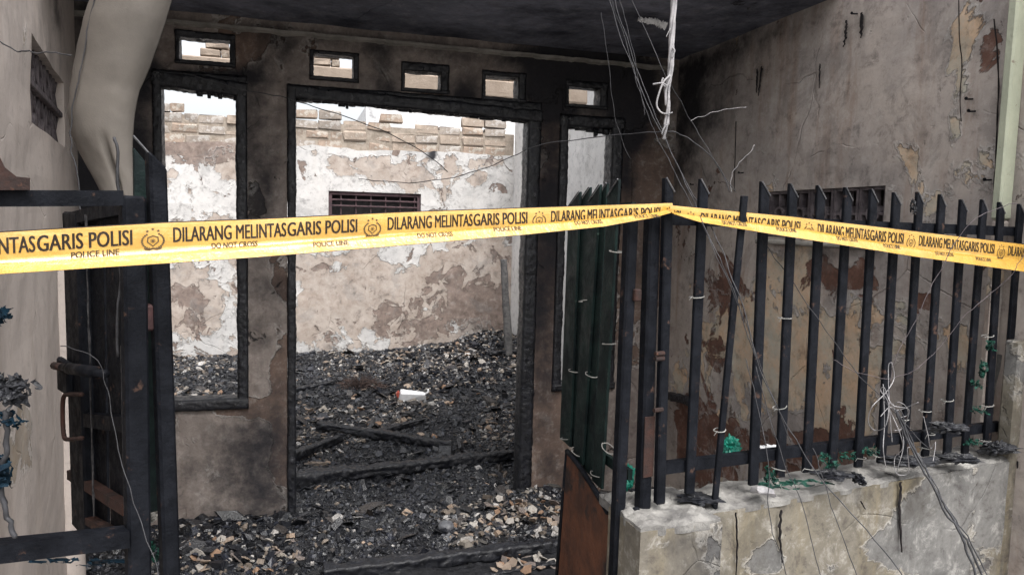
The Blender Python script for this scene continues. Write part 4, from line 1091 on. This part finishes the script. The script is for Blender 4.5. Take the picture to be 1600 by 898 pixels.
cols = [((.40, .33, .27), (.28, .21, .16)), ((.33, .22, .15), (.24, .15, .10)), ((.46, .43, .39), (.34, .31, .28)), ((.24, .20, .18), (.15, .13, .12))]
SM = [simple('tile_%s' % nm, c[0], c[1], 25, (.75, .95), .003, 90, .2, c3=(.07, .06, .055), t3=(.6, .72), s3=18) for nm, c in zip(('buff', 'clay', 'ashen', 'sooty'), cols)]
SH = []
for k in range(12):
    me = shard_mesh(k); me.materials.append(SM[k % 4]); SH.append(me)
def shards(box, N_, size, label, group, stack=0.0, avoid=None):
    for i in range(N_):
        x, y = rnd.uniform(box[0], box[2]), rnd.uniform(box[1], box[3])
        p = on_bed(x, y, rnd.uniform(.008, .022) + stack * rnd.random())
        q = p - FAC.O; u_, d_ = q.dot(FAC.U), q.dot(FAC.N)
        if -.06 < d_ < .17 and not (.06 < u_ < 1.2): p -= FAC.N * (.12 + d_)
        o = bpy.data.objects.new('tile_shard', rnd.choice(SH)); COL.objects.link(o)
        s = rnd.uniform(*size); o.scale = (s, s, s * .7); o.location = p
        o.rotation_euler = (rnd.gauss(0, .5), rnd.gauss(0, .4), rnd.uniform(0, 6.3))
        k_ = SH.index(o.data); nm_ = ['Pale buff', 'Clay-brown', 'Ash-grey', 'Soot-dark'][k_ % 4]
        tag(o, nm_ + ' ' + label, 'tile shard', group)
shards((762, 786, 872, 826), 46, (.022, .042), 'curved tile shard in the heap at the foot of the right door jamb', 'tile shards heaped by the right door jamb', .035)
shards((770, 862, 868, 897), 26, (.025, .045), 'tile shard lying in front of the burnt timber beside the open gate leaf', 'tile shards in front of the burnt timber')
shards((285, 845, 470, 897), 48, (.016, .045), 'broken tile shard at the foot of the wall under the left window', 'tile shards under the left window')
shards((690, 805, 760, 838), 9, (.025, .042), 'loose tile shard on charcoal in the middle of the doorway', 'tile shards in the doorway')
shards((470, 600, 800, 690), 26, (.028, .055), 'flat shard lying among the burnt timbers inside the room', 'flat shards inside the room')
shards((690, 535, 800, 600), 22, (.025, .05), 'small shard on the rubble slope under the rear wall', 'shards on the rubble slope')
shards((275, 600, 370, 622), 8, (.02, .04), 'shard seen low through the left window hole', 'shards behind the left window')

# burnt timbers on the floor
def timber(x0, y0, x1, y1, wd, h, label, lift=.02, taper=.9, seed=60, bend=0.0, l2=None, nm='burnt_beam'):
    A, B = on_bed(x0, y0), on_bed(x1, y1); A.z += lift; B.z += (lift if l2 is None else l2)
    v, f = charred(A, B, wd, h, Vector((0, 0, 1)), step=.010, seg=26, amp=.010, sc=20, seed=seed, taper=taper, bend=bend)
    o = mk(nm, v, f, M['char'], smooth=True, loc=(A + B) / 2); return tag(o, label, 'burnt beam', 'burnt roof timbers on the floor')
timber(440, 760, 822, 714, .10, .09, 'long thick burnt beam lying right across the doorway, its skin cracked into scales', .035, .75, 61)
timber(497, 678, 705, 704, .07, .06, 'burnt beam lying slantwise with its left end raised on another timber', .07, .9, 62, l2=.045)
timber(448, 722, 532, 690, .06, .055, 'short burnt beam under the raised end of the slanting one, running off behind the left jamb', .03, .9, 63)
timber(592, 680, 668, 660, .055, .04, 'short thin burnt beam behind the middle of the slanting one', .03, .8, 64)
timber(505, 905, 880, 858, .085, .075, 'thick burnt beam in the foreground running toward the foot of the gate leaf', .03, .85, 65)
timber(545, 886, 682, 868, .035, .03, 'thin split length of burnt wood lying behind the foreground beam', .02, .5, 66)
timber(764, 556, 815, 553, .06, .045, 'short burnt beam lying at the foot of the upright grey post', .03, .9, 67)
timber(462, 612, 520, 600, .04, .03, 'thin burnt stick inside the room close behind the left door jamb', .02, .8, 68)
timber(748, 644, 806, 640, .05, .03, 'flat brownish burnt plank lying inside close to the right door jamb', .015, .8, 69)
timber(930 - 62, 884, 745, 905, .04, .035, 'thin burnt wood lying in front of the thick foreground beam', .012, .6, 70)
# upright grey post by the rear wall
A = on_bed(795, 556); rp = ray(787, 405); t = (A.y + .02) / rp.y; B = CP + rp * t
M['greypost'] = simple('grey_burnt_wood', (.16, .155, .15), (.08, .078, .08), 30, (.7, .9), .004, 60, .2, c3=(.02, .02, .02), t3=(.6, .7), s3=14)
v, f = charred(A, B, .075, .06, FAC.N, step=.02, seg=18, amp=.004, seed=80, taper=.8)
tag(mk('burnt_post', v, f, M['greypost'], smooth=True, loc=A), 'grey burnt post leaning upright against the rear wall near the right door jamb', 'post')
# white container with a red end
p = on_bed(643, 626)
bf = Frame(Vector((p.x, p.y, 0)), Matrix.Rotation(.12, 3, 'Z') @ Vector((1, 0, 0)))
bt = empty('white_container', p, 'crushed white plastic container with a red cap lying in the middle of the black rubble', 'container')
v, f = bevel_box(bf, -.10, .115, -.05, .06, p.z + .002, p.z + .078, .006, .010, .04)
def rough_blob(v, f, amp, sc): return [x + Vector((noise.noise(x * sc), noise.noise(x * sc + Vector((5, 0, 0))), noise.noise(x * sc + Vector((0, 9, 0))))) * amp for x in v], f
mk('body', *rough_blob(v, f, .016, 14), M['white'], bt)
v, f = bevel_box(bf, -.128, -.104, -.035, .035, p.z + .03, p.z + .085, .012, .005, .05); mk('cap', *rough_blob(v, f, .006, 20), M['red'], bt)
mk('neck', *tube([bf.P(.10, 0, p.z + .05), bf.P(.14, .01, p.z + .075), bf.P(.135, .01, p.z + .10)], .009, 7), M['white'], bt, smooth=True)
# brown tuft of burnt fibre
p = on_bed(560, 606); mb = MB()
for i in range(240):
    a = rnd.uniform(0, 6.28); r_ = rnd.uniform(0, .16); L = rnd.uniform(.05, .15)
    b = p + Vector((math.cos(a) * r_ * 1.2, math.sin(a) * r_ * .8, .01)); e = b + Vector((math.cos(a) * L * .7 + .02, math.sin(a) * L * .4, (.16 - r_) * rnd.uniform(.3, .8)))
    mb.add(*tube([b, (b + e) / 2 + Vector((0, 0, .015)), e], .0022, 3))
M['fibre'] = simple('singed_fibre', (.10, .07, .06), (.05, .04, .038), 30, (.8, .95), .001, 90, .1)
tag(mb.build('fibre_heap', M['fibre'], loc=p), 'low brownish heap of singed fibre on the rubble left of the white container', 'fibre heap')
# metal lid in the doorway
p = on_bed(697, 826)
V = []; Fc = []
for ring_, (r_, z) in enumerate(((0, .016), (.03, .014), (.042, .006), (.045, -.006))):
    for k in range(16):
        q = 2 * math.pi * k / 16; V.append(p + Matrix.Rotation(.45, 3, 'X') @ Vector((r_ * math.cos(q), r_ * .85 * math.sin(q), z + .01)) + Vector((0, 0, .012)))
for a in range(3):
    for k in range(16): Fc.append((a * 16 + k, a * 16 + (k + 1) % 16, a * 16 + 16 + (k + 1) % 16, a * 16 + 16 + k))
M['tin'] = simple('dull_tin', (.12, .125, .135), (.07, .07, .078), 30, (.4, .6), .001, 90, .5)
tag(mk('tin_lid', V, Fc, M['tin'], smooth=True, loc=p), 'dull round tin lid with a wire loop beside it on the charcoal in the doorway', 'tin lid')

# ================================================================== HANGING THINGS
# curled grey sheet hanging from the eaves at upper left
ZS = 1.62
rows = [(-40, 165, 292), (0, 150, 268), (35, 138, 258), (70, 130, 246), (105, 123, 233), (140, 117, 218), (180, 113, 210), (215, 118, 207), (240, 129, 207), (262, 140, 208), (285, 152, 210), (305, 161, 211), (330, 170, 209)]
V, Fc = [], []; NS = 28
fine_rows = []
for i in range(len(rows) - 1):
    for k in range(5):
        t = k / 5; fine_rows.append(tuple(rows[i][j] + (rows[i + 1][j] - rows[i][j]) * t for j in range(3)))
fine_rows.append(rows[-1])
for (y, xl, xr) in fine_rows:
    L_, R_ = CP + ray(xl, y) * (ZS / ray(xl, y).y), CP + ray(xr, y) * (ZS / ray(xr, y).y)
    wdt = (R_ - L_).length
    fold = max(0, min(1, (y - 205) / 80))
    for k in range(NS + 1):
        t = k / NS; q = math.pi * t
        c = L_ + (R_ - L_) * (.5 - .5 * math.cos(q))
        bulge = math.sin(q) ** .8 * wdt * .40
        crease = fold * .32 * wdt * math.exp(-((t - .62) / .03) ** 2)
        rip = .005 * noise.noise(Vector((t * 3, y / 70, 2))) + .0012 * abs(noise.noise(Vector((t * 9 + y / 90, y / 30, 2)))) + .002 * abs(noise.noise(Vector((t * 5 - y / 60, y / 45, 7))))
        V.append(c - Vector((0, 1, 0)) * (bulge * (1 - .25 * fold) - crease + rip))
n_ = len(fine_rows)
off_ = len(V); V += [v_ + Vector((0, .004, 0)) for v_ in V[:off_]]
for i in range(n_ - 1):
    for k in range(NS):
        a = i * (NS + 1) + k; Fc.append((a, a + NS + 1, a + NS + 2, a + 1)); Fc.append((a + off_, a + off_ + 1, a + off_ + NS + 2, a + off_ + NS + 1))
    a = i * (NS + 1); Fc.append((a, a + off_, a + off_ + NS + 1, a + NS + 1)); b = a + NS; Fc.append((b, b + NS + 1, b + NS + 1 + off_, b + off_))
tag(mk('hanging_sheet', V, Fc, M['sheet'], smooth=True, loc=V[0]), 'curled grey plastic sheet hanging limp and pinched at its lower end, upper left', 'plastic sheet')

def wire(name, pts, z, r, mat, label, cat='wire', group=None, n=8, jit=0.0, r2=None):
    """pts: photo columns/rows; z one distance or a list"""
    P_ = []
    for i, (x, y) in enumerate(pts):
        zz = z[i] if isinstance(z, (list, tuple)) else z
        r_ = ray(x, y); P_.append(CP + r_ * (zz / r_.y))
    Q = smooth_path(P_, n); sd_ = len(name) + pts[0][0] * .37
    Q = [q + Vector((noise.noise(Vector((k * .31, sd_, 0))), 0, noise.noise(Vector((k * .31, 4, sd_))))) * .006 + Vector((noise.noise(Vector((k * 1.1, sd_, 8))), 0, noise.noise(Vector((k * 1.1, 9, sd_))))) * .0018 for k, q in enumerate(Q)]
    v, f = tube(Q, r, 6, r2, .15); return tag(mk(name, v, f, M[mat], smooth=True, loc=P_[0]), label, cat, group)
GW = 'thin wires trailing down from the eaves'
def strand_bundle():
    root = empty('hanging_cable', CP + ray(1052, 0) * (1.6 / ray(1052, 0).y), 'frayed white cable hanging straight down in front of the sooty corner', 'cable')
    base = [(1056, -40), (1053, 0), (1051, 40), (1049, 80), (1047, 115), (1042, 140), (1043, 165), (1041, 195), (1039, 218)]
    def P_(x, y, z=1.6): return CP + ray(x, y) * (z / ray(x, y).y)
    for k in range(4):
        pts = [P_(x + 2.6 * math.sin(i * 1.3 + k * 1.6) + rnd.uniform(-.8, .8), y, 1.6 + .004 * math.cos(i * 1.3 + k * 1.6)) for i, (x, y) in enumerate(base[:9 if k < 2 else 7 + k % 2])]
        mk('strand', *tube(smooth_path(pts, 8), .0036, 6, .0025, .12), M['wire_w'], root, smooth=True)
    for pts, r_ in (([(1047, 118), (1037, 128), (1030, 145), (1026, 163), (1031, 174), (1040, 178), (1051, 176)], .0024), ([(1020, 132), (1034, 130), (1042, 134)], .002), ([(1036, 122), (1034, 130), (1040, 136)], .002),
                    ([(1041, 195), (1036, 203), (1034, 210)], .0022), ([(1047, 45), (1041, 58)], .001), ([(1051, 75), (1054, 80), (1050, 90)], .002)):
        mk('strand', *tube(smooth_path([P_(x, y, 1.592) for x, y in pts], 8), r_, 6, r_ * .7), M['wire_w'], root, smooth=True)
strand_bundle()
wire('hanging_wire', [(945, -20), (975, 70), (1010, 160), (1060, 260), (1110, 350), (1150, 450), (1195, 590), (1260, 715), (1330, 800), (1420, 905)], [2.6, 2.5, 2.3, 2.1, 1.85, 1.75, 1.72, 1.7, 1.62, 1.55], .0013, 'wire_g', 'long grey wire running slantwise from the eaves down across the fence to the lower right', group=GW)
wire('hanging_wire', [(955, -20), (980, 60), (1015, 160), (1055, 250), (1100, 350), (1140, 440), (1180, 560)], [2.6, 2.5, 2.3, 2.1, 1.8, 1.75, 1.8], .0012, 'wire_g', 'grey wire alongside the long slanting one, ending behind the bars', group=GW)
wire('hanging_wire', [(950, -20), (985, 90), (1002, 150), (1030, 220), (1070, 300), (1120, 400), (1180, 545), (1235, 690)], [2.6, 2.5, 2.4, 2.2, 1.95, 1.8, 1.82, 1.86], .0009, 'wire_g', 'thin wire passing left of the hanging white cable and down between the bars', group=GW)
wire('hanging_wire', [(962, -20), (985, 60), (1000, 140), (1008, 180)], 2.4, .0010, 'wire_g', 'hair-thin wire hanging short at the ceiling left of the white cable', group=GW)
wire('hanging_wire', [(978, -20), (1010, 50), (1040, 118), (1075, 180), (1110, 240), (1150, 300)], [2.2] * 3 + [2.3] * 3, .0011, 'wire_g', 'thin wire crossing behind the hanging white cable toward the plaster wall', group=GW)
wire('hanging_wire', [(940, 20), (950, 90), (960, 180), (985, 250)], 3.0, .0011, 'wire_g', 'faint thin wire in front of the narrow right window vent', group=GW)
wire('sagging_wire', [(560, 280), (640, 285), (720, 275), (800, 245), (850, 225), (960, 212), (1040, 206), (1075, 216), (1120, 256), (1140, 300)], [3.4, 3.2, 3.1, 3.0, 2.9, 2.7, 2.5, 2.5, 2.5, 2.5], .0017, 'wire_g', 'pale wire sagging across the doorway and past the narrow right window', group=GW)
wire('sagging_wire', [(240, 112), (300, 118), (360, 136), (420, 148), (470, 160), (560, 190), (640, 225), (700, 268)], 3.55, .0022, 'wire_g', 'grey wire running down from the left window head across the door head', group=GW)
wire('sagging_wire', [(-10, 58), (25, 78), (60, 82), (112, 87)], 1.55, .0015, 'wire_g', 'thin wire strung across the cream wall past its lattice vent', group=GW)
wire('hanging_wire', [(150, -10), (128, 90), (112, 180), (110, 230), (122, 290), (128, 350)], 1.56, .0014, 'wire_g', 'thin wire hugging the left edge of the hanging grey sheet', group=GW)
wire('bare_wire', [(1078, 189), (1100, 181), (1130, 172), (1165, 168)], 2.9, .0011, 'wire_w', 'short white wire sticking out from the plaster wall to the right of the hanging cable', group=GW)
wire('bare_wire', [(1142, 300), (1144, 272), (1160, 250), (1180, 228)], 2.6, .0010, 'wire_w', 'short white wire curving up behind the fence tips beside the second bar', group=GW)
wire('hanging_wire', [(1185, 370), (1230, 430), (1280, 500), (1330, 570), (1395, 640), (1450, 700)], 2.0, .0011, 'wire_g', 'thin wire slanting behind the middle of the fence', group=GW)
wire('bare_wire', [(1590, 318), (1560, 325), (1515, 350), (1470, 420), (1440, 480), (1400, 560), (1388, 600)], 2.02, .0009, 'lattice', 'pale wire bowing from the right fence end to the knot of white cable', group=GW)
wire('bare_wire', [(1620, 350), (1598, 400), (1570, 440), (1510, 490), (1450, 560), (1400, 588), (1340, 582), (1300, 560)], 2.04, .0008, 'lattice', 'pale wire looping low across the right half of the fence', group=GW)
# knot of white cable on the fence and the black wires leaving it
root = empty('cable_knot', CP + ray(1395, 640) * (2.0 / ray(1395, 640).y), 'tangled knot of white cable loops hanging on the right half of the fence', 'cable')
def P2(x, y, z=2.0): return CP + ray(x, y) * (z / ray(x, y).y)
K1 = [[(1393, 566), (1397, 590), (1385, 612), (1362, 636), (1357, 660), (1368, 672), (1384, 664), (1388, 630), (1376, 610), (1382, 606), (1394, 632), (1420, 640), (1410, 668), (1398, 672)],
      [(1380, 600), (1382, 660), (1380, 700), (1384, 730)], [(1400, 640), (1412, 690), (1402, 735), (1408, 742), (1420, 736), (1418, 700), (1430, 704), (1440, 715)],
      [(1390, 640), (1406, 676), (1410, 700), (1398, 715), (1400, 738), (1412, 742)], [(1443, 650), (1450, 680), (1454, 700), (1462, 690), (1458, 720)], [(1395, 630), (1402, 650), (1418, 648), (1415, 634), (1402, 628), (1396, 640)],
      [(1435, 628), (1405, 640), (1390, 636), (1376, 650)], [(1393, 566), (1388, 575), (1390, 640), (1394, 690)]]
for k, pts in enumerate(K1):
    mk('strand', *tube(smooth_path([P2(x, y, 2.0 + .03 * math.sin(i * 1.7 + k)) for i, (x, y) in enumerate(pts)], 8), .0013 if k < 2 else .0010, 6), M['wire_w'], root, smooth=True)
for k in range(3):
    wire('black_wire', [(1398 + k * 4, 640), (1420 + k * 3, 690), (1450 + k * 2, 745), (1478 + k * 4, 800), (1508 + k * 5, 850), (1530 + k * 9, 910)], [2.0, 1.98, 1.93, 1.88, 1.84, 1.8], .0030 if k < 2 else .0016, 'wire_k',
         ['thick black wire dropping from the white cable knot over the street wall, leftmost of three', 'thick black wire dropping from the white cable knot, middle of three', 'thin black wire dropping from the white cable knot, rightmost of three'][k], group='black wires from the cable knot')
for k, pts in enumerate(([(1165, 560), (1185, 640), (1200, 720), (1205, 820), (1235, 910)], [(1180, 570), (1215, 690), (1255, 790), (1285, 905)], [(1270, 700), (1300, 790), (1340, 905)])):
    wire('thin_wire', pts, [1.86, 1.84, 1.8, 1.77, 1.75][:len(pts)], .0011, 'wire_g', ['hair-thin wire trailing over the low wall nearest the pillar', 'hair-thin wire trailing over the middle of the low wall', 'hair-thin wire trailing over the low wall left of its black crack'][k], group=GW)
wire('sagging_wire', [(95, 540), (150, 560), (165, 600), (185, 700), (215, 800), (250, 905)], [1.35, 1.35, 1.32, 1.28, 1.25, 1.2], .0009, 'wire_k', 'thin wire trailing from the left gate bolt down over the uprights', group=GW)
wire('hanging_wire', [(180, 215), (185, 300), (187, 420), (186, 560)], 1.33, .0028, 'wire_k', 'stiff dark rod hanging in the fold of the grey sheet', 'rod')
# flap of loose plaster under the ceiling
def flap(name, pts, z, mat, label, cat, thick=.006, amp=.012, seed=0, n=9):
    """crumpled rag or flake: photo outline (l,r per row) turned into a lumpy sheet with thickness"""
    V, Fc = [], []; m = 7
    for i, (y, xl, xr) in enumerate(pts):
        for k in range(m + 1):
            x = xl + (xr - xl) * k / m; r_ = ray(x, y); p = CP + r_ * (z / r_.y)
            nn = noise.noise(Vector((k * .9 + seed, i * .9, seed))); p += Vector((0, 1, 0)) * amp * nn * 1.6 + Vector((0, 0, 1)) * amp * .4 * noise.noise(Vector((k * 1.3, i * 1.1, seed + 3)))
            V.append(p)
    K_ = len(V); V += [p + Vector((0, thick, 0)) for p in V[:K_]]
    R__ = len(pts)
    for i in range(R__ - 1):
        for k in range(m):
            a = i * (m + 1) + k; Fc.append((a, a + m + 1, a + m + 2, a + 1)); Fc.append((a + K_, a + 1 + K_, a + m + 2 + K_, a + m + 1 + K_))
        a = i * (m + 1); Fc.append((a, a + K_, a + K_ + m + 1, a + m + 1)); a += m; Fc.append((a, a + m + 1, a + m + 1 + K_, a + K_))
    for k in range(m): Fc.append((k, k + 1, k + 1 + K_, k + K_)); a = (R__ - 1) * (m + 1) + k; Fc.append((a, a + K_, a + 1 + K_, a + 1))
    return tag(mk(name, V, Fc, M[mat], smooth=True, loc=V[0]), label, cat)
mb = MB()
pl = [(997, 30), (1010, 33), (1022, 34), (1032, 38), (1041, 42)]
P_ = [CP + ray(x, y) * (3.6 / ray(x, y).y) for x, y in pl]
tag(mk('loose_plaster', *tube(smooth_path(P_, 6), .010, 7, .018, .45), M['white'], loc=P_[0]), 'peeled bit of white plaster on the black ceiling left of the hanging cable', 'plaster bit')  # bit of peeled white plaster, shaped as a short lumpy tube
# rags and plastic on the low wall
def tatter(name, x, y, z, w_, h_, mat, label, cat, seed=0, n=14, hang=1.0, wr=.006):
    """a torn scrap: many thin curling ribbons of netting or cloth tangled round one spot"""
    r_ = ray(x, y); c = CP + r_ * (z / r_.y); rn = random.Random(seed); V, Fc = [], []
    for i in range(n):
        p = c + Vector((rn.uniform(-1, 1) * w_, rn.uniform(-1, 1) * .012, rn.uniform(-.5, 1) * h_ * .6))
        dr = Vector((rn.uniform(-1, 1) * w_ * .7, rn.uniform(-.01, .01), -hang * rn.uniform(.2, 1) * h_ * .7))
        ww = wr * rn.uniform(.4, 1.6); a0 = rn.uniform(0, 3); K_ = 7; n0 = len(V)
        for k in range(K_ + 1):
            t = k / K_; q = a0 + t * rn.uniform(.4, 1.6) * 2
            cc = p + dr * t + Vector((.35 * w_ * noise.noise(Vector((t * 2.5, seed, i))), .012 * noise.noise(Vector((t * 3, i, seed))), .35 * h_ * noise.noise(Vector((i, t * 2.5, seed)))))
            s_ = Vector((math.cos(q), .5 * math.sin(q), .6 * math.sin(q))) * ww * (1 - .6 * t)
            V += [cc - s_, cc + Vector((0, .0012, 0)), cc + s_]
        for k in range(K_):
            for e in (0, 1): a = n0 + k * 3 + e; Fc.append((a, a + 1, a + 4, a + 3))
    return tag(mk(name, V, Fc, M[mat], loc=c), label, cat)
def lump(name, x, y, z, sx, sy, sz, mat, label, cat, seed=0, seg=30):
    r_ = ray(x, y); c = CP + r_ * (z / r_.y); V, Fc = [], []
    for i in range(seg // 2 + 1):
        th = math.pi * i / (seg // 2)
        for k in range(seg):
            q = 2 * math.pi * k / seg; d = Vector((math.sin(th) * math.cos(q), math.sin(th) * math.sin(q), math.cos(th)))
            s = 1 + .55 * noise.noise(d * 1.8 + Vector((seed, seed, 0))) + .5 * (abs(noise.noise(d * 4 + Vector((seed, 3, 0)))) - .25) * 2 + .25 * noise.noise(d * 11 + Vector((seed, 8, 0)))
            V.append(c + Vector((d.x * sx, d.y * sy, d.z * sz)) * s)
    for i in range(seg // 2):
        for k in range(seg): Fc.append((i * seg + k, i * seg + seg + k, i * seg + seg + (k + 1) % seg, i * seg + (k + 1) % seg))
    return tag(mk(name, V, Fc, M[mat], loc=c), label, cat)
lump('green_bag', 1141, 697, 2.02, .026, .02, .028, 'teal', 'small bright green plastic bag caught behind the bottom rail beside the thin loose rod', 'plastic bag', 1)
lump('green_bag', 976, 744, 2.0, .022, .02, .035, 'teal', 'teal plastic bag showing between the gate leaf and its hinge post', 'plastic bag', 2)
lump('plastic_scrap', 1205, 700, 2.04, .03, .02, .006, 'white', 'thin pale scrap of plastic on the bottom rail right of the small green bag', 'plastic scrap', 3)
tatter('green_net', 1220, 758, 1.93, .055, .014, 'green', 'dark green netting lying on the wall top under the fourth bar', 'netting', 4)
tatter('green_net', 1255, 752, 1.95, .065, .010, 'green', 'flattened black and green netting stretched along the wall top', 'netting', 5)
tatter('green_net', 1205, 742, 1.96, .010, .035, 'green', 'twist of green netting standing against the fourth bar', 'netting', 6)
for i, (x, y, z) in enumerate(((1290, 714, 2.03), (1325, 712, 2.06), (1362, 703, 2.1), (1300, 727, 2.03), (1520, 690, 2.3), (1530, 640, 2.3))):
    tatter('green_net', x, y, z, .020, .018, 'green', ['scrap of green netting between the fifth and sixth bars', 'scrap of green netting between the sixth and seventh bars', 'scrap of green netting between the seventh and eighth bars', 'scrap of green netting low against the foot of the sixth bar', 'green netting caught at the foot of the bars near the right end', 'green netting caught on the rail near the right end'][i], 'netting', 7 + i)
for i, (x, y, sx, sz) in enumerate(((1535, 575, .010, .045), (1527, 600, .012, .02), (1545, 540, .008, .03))):
    tatter('green_strip', x, y, 2.3, sx, sz, 'green', ['long green strip of netting hanging on the bars near the right end', 'lower tuft of green netting between the last bars', 'upper tuft of green netting between the last bars'][i], 'netting', 20 + i)
tatter('burnt_rag', 1428, 322, 2.08, .006, .035, 'char', 'black burnt rag hanging on a fence tip in front of the plaster wall', 'rag', 30)
for i, (x, y, sx, sz) in enumerate(((1300, 740, .05, .008), (1420, 720, .08, .012), (1500, 716, .06, .012), (1560, 700, .05, .02), (1341, 747, .014, .012), (1090, 778, .05, .006), (1480, 668, .05, .014))):
    z_ = {0: 1.98, 1: 2.12, 2: 2.22, 3: 2.34, 4: 1.97, 5: 1.87, 6: 2.17}[i]
    lump('soot_lump', x, y, z_, sx, .03, sz, 'char', ['flat black char on the wall top under the sixth bar', 'black char heaped on the wall top under the cable knot', 'black char heaped on the wall top right of the cable knot', 'black char at the right end of the wall top', 'single round black cinder on the wall top', 'thin black char on the wall top beside the pillar', 'black melted mass along the bottom rail near its right end'][i], 'char', 40 + i)
p = CP + ray(1191, 766) * (1.90 / ray(1191, 766).y)
v, f = bevel_box(Frame(p - Vector((0, 0, p.z)), FEN.U), -.026, .026, -.02, .022, p.z - .008, p.z + .010, .006, .005, .12)
tag(mk('plaster_flake', *rough_blob(v, f, .012, 22), M['wire_w'], loc=p), 'white diamond-shaped plaster flake lying on the wall top near the pillar', 'flake')
# blue rag and burnt plant at the left edge
for i, (x, y, sx, sz, m, lb, cat) in enumerate(((14, 607, .030, .035, 'char', 'singed dark rag bundle at the left edge above the blue cloth', 'rag'), (0, 655, .024, .018, 'blue', 'blue cloth scrap hanging at the left edge under the singed bundle', 'cloth'),
                                              (0, 735, .014, .04, 'blue', 'small blue cloth tatter lower at the left edge', 'cloth'), (-3, 490, .008, .03, 'blue', 'tip of blue cloth at the left edge just below the tape', 'cloth'))):
    tatter('blue_cloth' if m == 'blue' else 'singed_bundle', x, y, 1.05, sx, sz, m, lb, cat, 50 + i, n=44 if m == 'char' else 16, wr=.008)
wire('hanging_wire', [(8, 640), (10, 700), (2, 760), (10, 800), (22, 840)], 1.05, .004, 'wire_k', 'dark stem hanging at the left edge below the singed bundle', 'stem')
tatter('blue_cloth', 110, 876, 1.42, .12, .012, 'blue', 'dark blue cloth lying behind the bottom rail of the left gate frame', 'cloth', 60)
tatter('green_net', 240, 862, 1.45, .012, .035, 'green', 'dark green netting between the two left uprights near the ground', 'netting', 61)
lump('ash_clod', 240, 800, 1.5, .022, .02, .016, 'cement', 'grey clod of ash lodged between the two left uprights', 'ash clod', 62)
# burnt shelf end on the side wall
A_, B_ = SIDE.hit(1046, 618, -.03), SIDE.hit(1080, 628, -.03)
v, f = charred(A_, B_, .05, .05, Vector((0, 0, 1)), amp=.006, seed=90)
tag(mk('burnt_stub', v, f, M['char'], smooth=True, loc=A_), 'short burnt timber stub on the side wall behind the first fence bars', 'timber stub')
for i, (x, y) in enumerate(((1162, 270), (1340, 22), (1086, 288), (1549, 281), (1520, 155), (1524, 174))):
    c = SIDE.hit(x, y); mb = MB(); mb.add(*tube([c, c - SIDE.N * .03 - Vector((0, 0, .003))], .003, 6)); mb.add(*tube([c - SIDE.N * .028, c - SIDE.N * .032], .006, 6))
    tag(mb.build('nail', M['bar'], loc=c), ['nail in the plaster wall right above the third fence bar', 'nail high in the plaster wall near the eaves', 'nail in the plaster wall beside the second fence tip', 'nail low beside the pale green column', 'upper nail of a pair near the pale green column', 'lower nail of a pair near the pale green column'][i], 'nail')
